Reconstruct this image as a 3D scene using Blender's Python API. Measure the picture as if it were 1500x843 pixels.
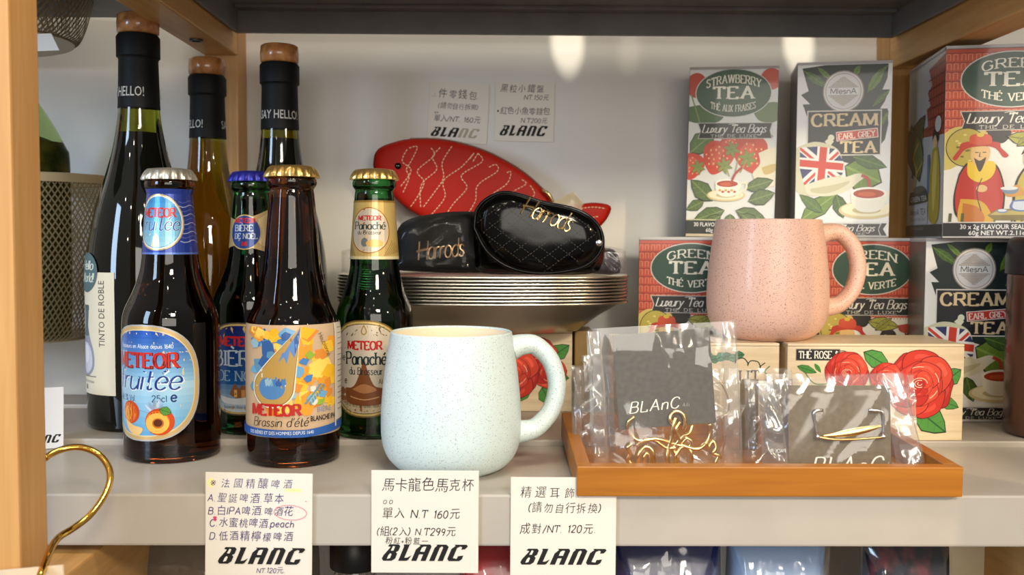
import bpy, bmesh, math, random
from mathutils import Vector, Matrix, noise
import numpy as np
for o in list(bpy.data.objects): bpy.data.objects.remove(o)
C = bpy.context.scene.collection
PI = math.pi
# ------------------------------------------------------------------ camera
F_PX = 1400.0
CAMZ = 0.149
PITCH, YAW, ROLL = 0.051, 0.0107, 0.005
fw = Vector((math.sin(YAW)*math.cos(PITCH), math.cos(YAW)*math.cos(PITCH), -math.sin(PITCH)))
rt = Vector((math.cos(YAW), -math.sin(YAW), 0))
up = rt.cross(fw)
rt2 = rt*math.cos(ROLL) + up*math.sin(ROLL)
up2 = up*math.cos(ROLL) - rt*math.sin(ROLL)
cam_d = bpy.data.cameras.new('camera'); cam = bpy.data.objects.new('camera', cam_d); C.objects.link(cam)
cam_d.sensor_width = 36; cam_d.lens = F_PX*36/1500; cam_d.clip_start = 0.02
CM = Matrix((rt2, up2, -fw)).transposed()
cam.matrix_world = Matrix.Translation((0, 0, CAMZ)) @ CM.to_4x4()
bpy.context.scene.camera = cam
cam_d.dof.use_dof = True; cam_d.dof.focus_distance = 0.63; cam_d.dof.aperture_fstop = 11

def ray(px, py):
    return CM @ Vector((px-750, -(py-421.5), -F_PX))
def P(px, py, Y):
    d = ray(px, py); return Vector((0, 0, CAMZ)) + d*(Y/d.y)
def X(px, Y, z=0.1):
    # world x seen at column px, at depth Y and height z
    v = P(px, 400, Y)
    for _ in range(3):
        q = CM.transposed() @ (v - Vector((0, 0, CAMZ)));  py = 421.5 + F_PX*q.y/q.z
        v = P(px, py, Y); v.z = z
        q = CM.transposed() @ (v - Vector((0, 0, CAMZ)));  py = 421.5 + F_PX*q.y/q.z
    return P(px, py, Y).x
# ------------------------------------------------------------------ world and lights
sc = bpy.context.scene
sc.view_settings.view_transform = 'Standard'; sc.view_settings.look = 'None'
sc.view_settings.gamma = 1; sc.view_settings.exposure = 0.0
w = bpy.data.worlds.new('room_light'); sc.world = w; w.use_nodes = True
wn = w.node_tree; bg = wn.nodes['Background']
tc = wn.nodes.new('ShaderNodeTexCoord'); sp = wn.nodes.new('ShaderNodeSeparateXYZ')
rp = wn.nodes.new('ShaderNodeValToRGB'); mr = wn.nodes.new('ShaderNodeMapRange')
wn.links.new(tc.outputs['Generated'], sp.inputs[0]); wn.links.new(sp.outputs['Z'], mr.inputs[0])
mr.inputs[1].default_value = -1; mr.inputs[2].default_value = 1
wn.links.new(mr.outputs[0], rp.inputs[0])
rp.color_ramp.elements[0].color = (0.30, 0.26, 0.22, 1); rp.color_ramp.elements[1].color = (0.75, 0.72, 0.68, 1)
rp.color_ramp.elements[0].position = 0.2; rp.color_ramp.elements[1].position = 0.9
wn.links.new(rp.outputs[0], bg.inputs[0]); bg.inputs[1].default_value = 0.60

def light(name, kind, loc, target, power, col, size=0.3, size_y=None, spot=30, blend=0.3):
    d = bpy.data.lights.new(name, kind); o = bpy.data.objects.new(name, d); C.objects.link(o)
    d.energy = power; d.color = col; o.location = loc
    o.rotation_euler = (Vector(target)-Vector(loc)).to_track_quat('-Z', 'Y').to_euler()
    if kind == 'AREA':
        d.shape = 'RECTANGLE'; d.size = size; d.size_y = size_y or size
    else:
        d.shadow_soft_size = size
        if kind == 'SPOT': d.spot_size = math.radians(spot); d.spot_blend = blend
    return o
light('ceiling_panel', 'AREA', (0.15, 0.05, 1.45), (0.1, 0.62, 0.0), 10, (1.0, 0.88, 0.72), 0.5, 0.25)
light('front_lamp', 'AREA', (0.5, -1.0, 0.95), (0.1, 0.8, 0.15), 18, (1.0, 0.90, 0.76), 0.35, 0.25)
light('window_daylight', 'AREA', (-1.3, -0.55, 0.55), (-0.1, 0.75, 0.12), 17, (0.55, 0.74, 1.0), 0.35, 0.8)
light('right_lamp', 'SPOT', (1.35, -0.55, 0.75), (0.33, 0.74, 0.14), 48, (1.0, 0.78, 0.48), 0.03, spot=26, blend=0.5)
for i_, (x_, y_, z_) in enumerate([(-1.1, -1.3, 1.5), (-.5, -1.9, 1.6), (.05, -1.2, 1.7), (.5, -2.0, 1.5), (1.0, -1.4, 1.6), (-.8, -2.6, 1.2), (.2, -2.8, 1.1)]):
    light('ceiling_spot', 'POINT', (x_, y_, z_), (0, 0, 0), 6, (1.0, 0.86, 0.66), 0.03)
# downlights whose light slips through the gap between the upper shelf and the wall
light('wall_downlight', 'SPOT', (0.03, 0.60, 0.86), (0.060, 0.90, 0.334), 26, (1.0, 0.90, 0.72), 0.004, spot=2.9, blend=0.1)
light('wall_downlight', 'SPOT', (0.22, 0.60, 0.86), (0.276, 0.90, 0.333), 26, (1.0, 0.90, 0.72), 0.004, spot=2.7, blend=0.1)
light('wall_downlight', 'SPOT', (0.15, 0.62, 0.80), (0.118, 0.90, 0.325), 3, (1.0, 0.90, 0.72), 0.004, spot=2.4, blend=0.4)
light('front_fill', 'AREA', (0.35, -1.5, 0.42), (0.12, 0.9, 0.2), 15, (1.0, 0.93, 0.82), 1.3, 0.6)  # added soft fill, no real fixture: evens the light on the wall
# ------------------------------------------------------------------ helpers
def lin(c):
    return tuple(((v/255)/12.92 if v/255 <= 0.04045 else (((v/255)+0.055)/1.055)**2.4) for v in c[:3])
MATS = {}
def mat(name, col=(200, 200, 200), rough=0.5, metal=0, coat=0, trans=0, ior=1.45, spec=0.5):
    if name in MATS: return MATS[name]
    m = bpy.data.materials.new(name); m.use_nodes = True; MATS[name] = m
    b = m.node_tree.nodes['Principled BSDF']
    b.inputs['Base Color'].default_value = (*lin(col), 1); b.inputs['Roughness'].default_value = rough
    b.inputs['Metallic'].default_value = metal; b.inputs['Coat Weight'].default_value = coat
    b.inputs['Coat Roughness'].default_value = 0.05
    b.inputs['Transmission Weight'].default_value = trans; b.inputs['IOR'].default_value = ior
    b.inputs['Specular IOR Level'].default_value = spec
    return m
def nodes(m):
    t = m.node_tree; return t.nodes, t.links, t.nodes['Principled BSDF']
def add_bump(m, scale, strength, dist=0.0005, vec=None, detail=3):
    n, l, b = nodes(m)
    tx = n.new('ShaderNodeTexCoord'); mp = n.new('ShaderNodeMapping'); nz = n.new('ShaderNodeTexNoise'); bp = n.new('ShaderNodeBump')
    if vec: mp.inputs['Scale'].default_value = vec
    nz.inputs['Scale'].default_value = scale; nz.inputs['Detail'].default_value = detail
    l.new(tx.outputs['Object'], mp.inputs[0]); l.new(mp.outputs[0], nz.inputs['Vector'])
    l.new(nz.outputs[0], bp.inputs['Height']); bp.inputs['Strength'].default_value = strength; bp.inputs['Distance'].default_value = dist
    l.new(bp.outputs[0], b.inputs['Normal']); return m
def noise_col(m, c1, c2, scale, vec=(1, 1, 1), lo=0.35, hi=0.65, detail=4, dist=0):
    n, l, b = nodes(m)
    tx = n.new('ShaderNodeTexCoord'); mp = n.new('ShaderNodeMapping'); nz = n.new('ShaderNodeTexNoise'); r = n.new('ShaderNodeValToRGB')
    mp.inputs['Scale'].default_value = vec; nz.inputs['Scale'].default_value = scale; nz.inputs['Detail'].default_value = detail
    nz.inputs['Distortion'].default_value = dist
    l.new(tx.outputs['Object'], mp.inputs[0]); l.new(mp.outputs[0], nz.inputs['Vector']); l.new(nz.outputs[0], r.inputs[0])
    r.color_ramp.elements[0].position = lo; r.color_ramp.elements[1].position = hi
    r.color_ramp.elements[0].color = (*lin(c1), 1); r.color_ramp.elements[1].color = (*lin(c2), 1)
    l.new(r.outputs[0], b.inputs['Base Color']); return m
def wood(name, c1, c2, vec, rough=0.45, scale=30):
    if name in MATS: return MATS[name]
    m = mat(name, c1, rough, coat=0.1); noise_col(m, c1, c2, scale, vec, 0.3, 0.7, 6, 0.6)
    add_bump(m, scale*3, 0.15, 0.0002, vec); return m
def speckle(name, base, speck, rough=0.45):
    m = mat(name, base, rough, coat=0.12); n, l, b = nodes(m)
    tx = n.new('ShaderNodeTexCoord')
    outs = []
    for sc_, th in ((640, 0.22), (1150, 0.26)):
        vo = n.new('ShaderNodeTexVoronoi'); vo.inputs['Scale'].default_value = sc_
        l.new(tx.outputs['Object'], vo.inputs['Vector'])
        lt = n.new('ShaderNodeMath'); lt.operation = 'LESS_THAN'; lt.inputs[1].default_value = th
        l.new(vo.outputs['Distance'], lt.inputs[0])
        s = n.new('ShaderNodeSeparateColor'); l.new(vo.outputs['Color'], s.inputs[0])
        g = n.new('ShaderNodeMath'); g.operation = 'GREATER_THAN'; g.inputs[1].default_value = 0.55; l.new(s.outputs[0], g.inputs[0])
        mu = n.new('ShaderNodeMath'); mu.operation = 'MULTIPLY'; l.new(lt.outputs[0], mu.inputs[0]); l.new(g.outputs[0], mu.inputs[1]); outs.append(mu)
    mx = n.new('ShaderNodeMath'); mx.operation = 'MAXIMUM'; l.new(outs[0].outputs[0], mx.inputs[0]); l.new(outs[1].outputs[0], mx.inputs[1])
    mm = n.new('ShaderNodeMath'); mm.operation = 'MULTIPLY'; mm.inputs[1].default_value = 0.9; l.new(mx.outputs[0], mm.inputs[0])
    mix = n.new('ShaderNodeMix'); mix.data_type = 'RGBA'; l.new(mm.outputs[0], mix.inputs[0])
    mix.inputs[6].default_value = (*lin(base), 1); mix.inputs[7].default_value = (*lin(speck), 1)
    l.new(mix.outputs[2], b.inputs['Base Color']); return m
def film(name, tint=(255, 255, 255), base=0.05, edge=0.75, rough=0.12):
    if name in MATS: return MATS[name]
    m = bpy.data.materials.new(name); m.use_nodes = True; MATS[name] = m; n, l, b = nodes(m)
    tr = n.new('ShaderNodeBsdfTransparent'); tr.inputs[0].default_value = (*lin(tint), 1)
    b.inputs['Base Color'].default_value = (0.9, 0.9, 0.9, 1); b.inputs['Roughness'].default_value = rough
    b.inputs['Metallic'].default_value = 0.7
    lw = n.new('ShaderNodeLayerWeight'); lw.inputs[0].default_value = 0.35
    mr = n.new('ShaderNodeMapRange'); mr.inputs[3].default_value = base; mr.inputs[4].default_value = edge
    pw = n.new('ShaderNodeMath'); pw.operation = 'POWER'; pw.inputs[1].default_value = 2.0
    l.new(lw.outputs['Facing'], pw.inputs[0]); l.new(pw.outputs[0], mr.inputs[0])
    mx = n.new('ShaderNodeMixShader'); l.new(mr.outputs[0], mx.inputs[0]); l.new(tr.outputs[0], mx.inputs[1]); l.new(b.outputs[0], mx.inputs[2])
    l.new(mx.outputs[0], n['Material Output'].inputs[0]); return m
def print_mat(name, rough, coat=0, metal=0.0):
    m = mat(name, (255, 255, 255), rough, metal=metal, coat=coat); n, l, b = nodes(m)
    a = n.new('ShaderNodeAttribute'); a.attribute_name = 'Col'; l.new(a.outputs['Color'], b.inputs['Base Color']); return m
PAPER = print_mat('printed_paper', 0.7)
GLOSSP = print_mat('printed_gloss', 0.35, coat=0.25)
FOILP = print_mat('printed_foil', 0.32, coat=0.4, metal=0.25)

def tag(o, label=None, cat=None, group=None, kind=None):
    if label: o['label'] = label
    if cat: o['category'] = cat
    if group: o['group'] = group
    if kind: o['kind'] = kind
    return o
def empty(name, loc=(0, 0, 0), rz=0, label=None, cat=None, group=None, rx=0, ry=0):
    o = bpy.data.objects.new(name, None); C.objects.link(o); o.empty_display_size = 0.01
    o.location = loc; o.rotation_euler = (rx, ry, rz); return tag(o, label, cat, group)
def link(name, me, m, parent=None):
    o = bpy.data.objects.new(name, me); C.objects.link(o)
    if m is not None and not me.materials:
        for q in (m if isinstance(m, (list, tuple)) else [m]): me.materials.append(q)
    if parent: o.parent = parent
    return o
def from_bm(name, bm, m, parent=None, smooth=False, recalc=True):
    if recalc: bmesh.ops.recalc_face_normals(bm, faces=bm.faces)
    me = bpy.data.meshes.new(name); bm.to_mesh(me); bm.free()
    if smooth: me.polygons.foreach_set('use_smooth', [True]*len(me.polygons))
    return link(name, me, m, parent)
def add_box(bm, x0, x1, y0, y1, z0, z1, bev=0, M=None, seg=2):
    r = bmesh.ops.create_cube(bm, size=1)
    vs = r['verts']
    for v in vs: v.co = Vector((x0+(v.co.x+.5)*(x1-x0), y0+(v.co.y+.5)*(y1-y0), z0+(v.co.z+.5)*(z1-z0)))
    if bev:
        es = list({e for v in vs for e in v.link_edges})
        g = bmesh.ops.bevel(bm, geom=es, offset=bev, segments=seg, affect='EDGES', profile=0.6); vs = list({v for f in g['faces'] for v in f.verts} | {v for v in vs if v.is_valid})
    if M is not None:
        for v in vs: v.co = M @ v.co
    return vs
def box(name, x0, x1, y0, y1, z0, z1, m, parent=None, bev=0.0):
    bm = bmesh.new(); add_box(bm, x0, x1, y0, y1, z0, z1, bev); return from_bm(name, bm, m, parent)
def add_lathe(bm, prof, n=48, sx=1, sy=1, cap0=True, cap1=True, wob=None, mi=None):
    rings = []
    for (r, z) in prof:
        rings.append([bm.verts.new((r*sx*math.sin(2*PI*k/n)*(1 if not wob else wob(k, z)), -r*sy*math.cos(2*PI*k/n)*(1 if not wob else wob(k, z)), z)) for k in range(n)])
    for i in range(len(rings)-1):
        for k in range(n):
            f = bm.faces.new((rings[i][k], rings[i][(k+1) % n], rings[i+1][(k+1) % n], rings[i+1][k]))
            if mi: f.material_index = mi(prof[i][1], prof[i+1][1])
    if cap0: bm.faces.new(rings[0][::-1])
    if cap1: bm.faces.new(rings[-1])
def smooth_prof(pts, sub=5):
    out = []
    P_ = [pts[0]]+list(pts)+[pts[-1]]
    for i in range(1, len(P_)-2):
        for s in range(sub):
            t = s/sub
            out.append(tuple(0.5*((2*P_[i][k])+(-P_[i-1][k]+P_[i+1][k])*t+(2*P_[i-1][k]-5*P_[i][k]+4*P_[i+1][k]-P_[i+2][k])*t*t+(-P_[i-1][k]+3*P_[i][k]-3*P_[i+1][k]+P_[i+2][k])*t**3) for k in range(len(pts[0]))))
    out.append(tuple(pts[-1])); return out
def lathe(name, prof, m, parent=None, n=56, smooth=True, **k):
    bm = bmesh.new(); add_lathe(bm, prof, n, **k); o = from_bm(name, bm, m, parent, smooth)
    if smooth:
        try: o.data.set_sharp_from_angle(angle=math.radians(50))
        except Exception: pass
    return o
def add_tube(bm, pts, r, n=8, closed=False):
    pts = [Vector(p) for p in pts]; N = len(pts); rings = []
    prev = None
    for i, p in enumerate(pts):
        a = pts[(i-1) % N] if (closed or i > 0) else p; b = pts[(i+1) % N] if (closed or i < N-1) else p
        t = (b-a).normalized()
        if prev is None: prev = t.orthogonal().normalized()
        u = (prev - t*prev.dot(t)); u = u.normalized() if u.length > 1e-6 else t.orthogonal().normalized(); prev = u
        v = t.cross(u); rr = r[i] if isinstance(r, (list, tuple)) else r
        rings.append([bm.verts.new(p+(u*math.cos(2*PI*k/n)+v*math.sin(2*PI*k/n))*rr) for k in range(n)])
    for i in range(N if closed else N-1):
        A, B = rings[i], rings[(i+1) % N]
        for k in range(n): bm.faces.new((A[k], A[(k+1) % n], B[(k+1) % n], B[k]))
    if not closed: bm.faces.new(rings[0][::-1]); bm.faces.new(rings[-1])
def tube(name, pts, r, m, parent=None, n=8, closed=False, sub=0):
    if sub: pts = smooth_prof([tuple(p) for p in pts], sub)
    bm = bmesh.new(); add_tube(bm, pts, r, n, closed); return from_bm(name, bm, m, parent, True)

# ------------------------------------------------------------------ single-stroke letters (tenths of cap height)
SK = {
'A':"7.4|0,0 3.7,10 7.4,0;1.5,3.6 5.9,3.6", 'B':"6.4|0,0 0,10;c0,10 3.6,10 5.4,8.9 5.2,6.2 3.4,5.3 0,5.3;c0,5.3 4,5.3 6.2,4 6,1.2 4,0 0,0",
'C':"7|c6.8,7.8 5.6,9.6 3.6,10 1.2,8.8 0,5 1.2,1.2 3.6,0 5.6,.4 6.9,2.2", 'D':"7|0,0 0,10;c0,10 4,9.9 6.4,8 6.9,5 6.4,2 4,.1 0,0",
'E':"5.8|0,0 0,10;0,10 5.6,10 5.6,8.4;0,5.2 4.2,5.2;0,0 5.8,0 5.8,1.6", 'F':"5.4|0,0 0,10;0,10 5.4,10 5.4,8.4;0,5.2 4.2,5.2",
'G':"7.4|c6.8,7.8 5.6,9.6 3.6,10 1.2,8.8 0,5 1.2,1.2 3.6,0 6.8,1.4;6.8,1.4 6.8,4.6;5,4.6 7.6,4.6", 'H':"7|0,0 0,10;7,0 7,10;0,5.2 7,5.2",
'I':"1|.5,0 .5,10", 'J':"4|c3.5,10 3.5,3 2.4,0 .2,.6", 'K':"6.4|0,0 0,10;6.2,10 0,4.4;2,6 6.4,0", 'L':"5.4|0,10 0,0;0,0 5.4,0 5.4,1.8", 'M':"8.6|0,0 .4,10;.4,10 4.3,1.5 8.2,10;8.2,10 8.6,0",
'N':"7.2|0,0 0,10;0,10 7.2,0;7.2,0 7.2,10", 'O':"7.6|c3.8,10 1.2,8.8 0,5 1.2,1.2 3.8,0 6.4,1.2 7.6,5 6.4,8.8 3.8,10", 'P':"6|0,0 0,10;c0,10 4,10 5.8,9 5.8,5.8 4,4.8 0,4.8",
'Q':"7.6|c3.8,10 1.2,8.8 0,5 1.2,1.2 3.8,0 6.4,1.2 7.6,5 6.4,8.8 3.8,10;4,3 7.6,-1", 'R':"6.8|0,0 0,10;c0,10 4,10 5.8,9 5.8,6 4,5 0,5;3.2,5 6.8,0", 'S':"6|c5.6,8 4.6,9.7 2.8,10 .8,9.2 .4,7.2 1.6,5.8 4.4,4.6 5.8,2.8 5.2,.8 3,0 1,.4 0,2.2",
'T':"6.8|3.4,0 3.4,10;0,8.2 0,10 6.8,10 6.8,8.2", 'U':"7|0,10 0,3;c0,3 .8,.6 3.5,0 6.2,.6 7,3;7,3 7,10", 'V':"7.4|0,10 3.7,0 7.4,10", 'W':"10.4|0,10 2.6,0 5.2,10 7.8,0 10.4,10", 'X':"7|0,10 7,0;7,10 0,0", 'Y':"7|0,10 3.5,4.8 7,10;3.5,4.8 3.5,0", 'Z':"6|0,10 6,10 0,0 6,0",
'a':"5|c4.6,5.4 3,6.4 1,5.6 0,3.2 1,.6 3,0 4.6,1.6;4.7,6.2 4.7,.8 5.4,0", 'b':"5|0,10 0,0;c0,4.6 1.6,6.3 3.8,6 5,3.2 3.8,.4 1.8,0 0,1.4", 'c':"4.4|c4.4,5 3,6.4 1,5.6 0,3.2 1,.6 3,0 4.4,1.2",
'd':"5|c4.8,5 3,6.4 1,5.6 0,3.2 1,.6 3,0 4.8,1.6;4.8,10 4.8,0", 'e':"4.8|c.2,3.4 4.6,3.6 4.2,5.6 2.5,6.4 .8,5.4 0,3.2 .8,.8 2.8,0 4.7,1.2", 'f':"3.4|c3.8,9.2 2.6,10 1.6,9 1.4,6 1.4,0;0,6.2 3,6.2", 'g':"5|c4.6,5.4 3,6.4 1,5.6 0,3.4 1,1 3,.6 4.6,2;c4.7,6.2 4.7,-1 3.6,-3 1.4,-3 .2,-2",
'h':"4.8|0,10 0,0;c0,4.2 1.6,6.2 3.6,6.2 4.6,4.8 4.7,0", 'i':"1|.4,6.2 .4,0;.4,8.4 .4,9", 'k':"4.6|0,10 0,0;4.2,6.2 0,2.6;1.4,3.8 4.6,0", 'l':"1|.4,10 .4,0", 'm':"8|0,6.2 0,0;c0,4.2 1.4,6.2 3,6.2 3.8,4.8 3.9,0;c3.9,4.2 5.3,6.2 7,6.2 7.8,4.8 7.9,0",
'n':"4.8|0,6.2 0,0;c0,4.2 1.6,6.2 3.6,6.2 4.6,4.8 4.7,0", 'o':"5|c2.5,6.4 .7,5.6 0,3.2 .7,.8 2.5,0 4.3,.8 5,3.2 4.3,5.6 2.5,6.4", 'p':"5|0,6.2 0,-3;c0,4.6 1.6,6.3 3.8,6 5,3.2 3.8,.4 1.8,0 0,1.4", 'q':"5|c4.6,5.4 3,6.4 1,5.6 0,3.2 1,.6 3,0 4.6,1.6;4.7,6.2 4.7,-3",
'r':"3.2|0,6.2 0,0;c0,4 1.2,5.9 3.2,6.1", 's':"4|c3.6,5.2 2,6.4 .6,5.6 .8,4 2.8,2.8 3.8,1.6 2.6,.1 1,.1 0,1.2", 't':"3.2|c1.2,9 1.2,1.4 2.2,0 3.4,.8;0,6.2 3,6.2", 'u':"4.8|c0,6.2 .1,1.6 1.2,0 3,.2 4.6,2;4.7,6.2 4.7,0", 'v':"4.6|0,6.2 2.3,0 4.6,6.2", 'w':"7|0,6.2 1.8,0 3.5,5.6 5.2,0 7,6.2", 'x':"4.4|0,6.2 4.4,0;4.4,6.2 0,0", 'y':"4.6|0,6.2 2.4,.6;c4.6,6.2 2.4,.4 1,-3 -.4,-2.6", 'z':"4|0,6.2 4,6.2 0,0 4,0",
'0':"5.4|c2.7,10 .6,8.4 0,5 .6,1.6 2.7,0 4.8,1.6 5.4,5 4.8,8.4 2.7,10", '1':"2.4|.2,8 1.8,10 1.8,0", '2':"5.2|c.2,7.6 1.2,9.6 3,10 5,8.6 4.6,6 2,2.6 0,0;0,0 5.2,0", '3':"5|c.2,8.8 2.4,10 4.6,8.8 4.2,6 2,5.4;c2,5.4 4.6,4.8 5,2 2.8,0 0,1", '4':"5.6|4,0 4,10 0,3 5.6,3", '5':"5|4.8,10 .8,10 .5,5.6;c.5,5.6 3,6.4 5,4.6 4.6,1 2.2,0 0,1", '6':"5.2|c4.6,9.4 1.8,8.4 0,4 .8,.6 3,0 5,1.4 5,4.2 3,5.8 .6,4.4", '8':"5|c2.5,5.4 .4,6.8 .6,9 2.5,10 4.4,9 4.6,6.8 2.5,5.4 0,3.8 .2,1 2.5,0 4.8,1 5,3.8 2.5,5.4", '9':"5|c4.6,6 2.6,4.6 .4,6 .4,8.8 2.6,10 4.6,8.6 4.6,6 3.8,2 2.4,0",
'.':"1|.3,0 .7,.5", ',':"1|.7,.6 .1,-1.4", '!':"1|.5,10 .5,3;.5,.7 .5,0", '/':"4|0,-1 4,10.5", '(':"2.2|c2.2,11 .2,7.5 .2,2.5 2.2,-1", ')':"2.2|c0,11 2,7.5 2,2.5 0,-1", "'":"1|.6,10 .3,7.6", '-':"3|0,4 3,4", '&':"6|c6,0 1.6,7 2.4,9.8 4.2,8.6 3.6,6.6 .2,3 1,.2 4,.4 6,4", '%':"7|1,0 6,10;c1.6,10 .2,8.4 1.6,6.6 3,8.4 1.6,10;c5.4,3.6 4,1.8 5.4,0 6.8,1.8 5.4,3.6", '"':"3|.5,10 .3,7.4;2.4,10 2.2,7.4", '+':"5|0,4 5,4;2.5,1.6 2.5,6.4", '*':"4|0,6 4,4;4,6 0,4;2,7 2,3", ':':"1|.3,1 .7,1.6;.3,5 .7,5.6", ' ':"3.4|", 'x2':"0|"}
ACC = {'É': ('E', "2.4,11.4 4.4,13"), 'é': ('e', "2,7.8 3.8,9.8"), 'È': ('E', "2,13 4,11.4"), 'Ë': ('O', "1,11.5 1.4,12;4,11.5 4.4,12"), 'Ö': ('O', "2,11.5 2.2,12.2;5,11.5 5.2,12.2")}
def sk_glyph(ch):
    ex = ''
    if ch == 'Ë': ch, ex = 'E', ";1.2,11.6 1.2,12.4;4,11.6 4,12.4"
    elif ch in ACC: ch, ex = ACC[ch][0], ';'+ACC[ch][1]
    if ch not in SK: return 5.0, []
    adv, st = SK[ch].split('|'); out = []
    for s in (st+ex).split(';'):
        if not s: continue
        cur = s[0] == 'c'
        if cur: s = s[1:]
        pts = [tuple(float(v) for v in p.split(',')) for p in s.split()]
        out.append((cur, smooth_prof(pts, 3) if cur else pts))
    return float(adv), out

_tc = {}
def font_polys(s, off=0.0):
    key = (s, off)
    if key in _tc: return _tc[key]
    cu = bpy.data.curves.new('t', 'FONT'); cu.body = s; cu.size = 1; cu.fill_mode = 'BOTH'; cu.offset = off; cu.resolution_u = 2
    o = bpy.data.objects.new('t', cu); C.objects.link(o)
    dg = bpy.context.evaluated_depsgraph_get(); me = bpy.data.meshes.new_from_object(o.evaluated_get(dg))
    v = [(p.co.x, p.co.y) for p in me.vertices]; pl = [[v[i] for i in f.vertices] for f in me.polygons]
    xs = [p[0] for p in v] or [0, .3]
    r = (pl, min(xs), max(xs)); _tc[key] = r
    bpy.data.objects.remove(o); bpy.data.curves.remove(cu); bpy.data.meshes.remove(me); return r

def ell(cx, cy, rx, ry, n=28, a0=0, a1=2*PI, rot=0):
    out = []
    for k in range(n if abs(a1-a0-2*PI) < 1e-6 else n+1):
        a = a0+(a1-a0)*k/n; x, y = rx*math.cos(a), ry*math.sin(a)
        out.append((cx+x*math.cos(rot)-y*math.sin(rot), cy+x*math.sin(rot)+y*math.cos(rot)))
    return out
def clip(poly, cv):
    def area(p): return sum(p[i][0]*p[(i+1) % len(p)][1]-p[(i+1) % len(p)][0]*p[i][1] for i in range(len(p)))
    if area(cv) < 0: cv = cv[::-1]
    out = list(poly)
    for i in range(len(cv)):
        a, b = cv[i], cv[(i+1) % len(cv)]
        ins = lambda p: (b[0]-a[0])*(p[1]-a[1])-(b[1]-a[1])*(p[0]-a[0]) >= -1e-9
        res = []
        for j in range(len(out)):
            p, q = out[j], out[(j+1) % len(out)]
            ip, iq = ins(p), ins(q)
            if ip: res.append(p)
            if ip != iq:
                d1 = (b[0]-a[0])*(p[1]-a[1])-(b[1]-a[1])*(p[0]-a[0]); d2 = (b[0]-a[0])*(q[1]-a[1])-(b[1]-a[1])*(q[0]-a[0])
                t = d1/(d1-d2); res.append((p[0]+(q[0]-p[0])*t, p[1]+(q[1]-p[1])*t))
        out = res
        if not out: return []
    return out

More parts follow.
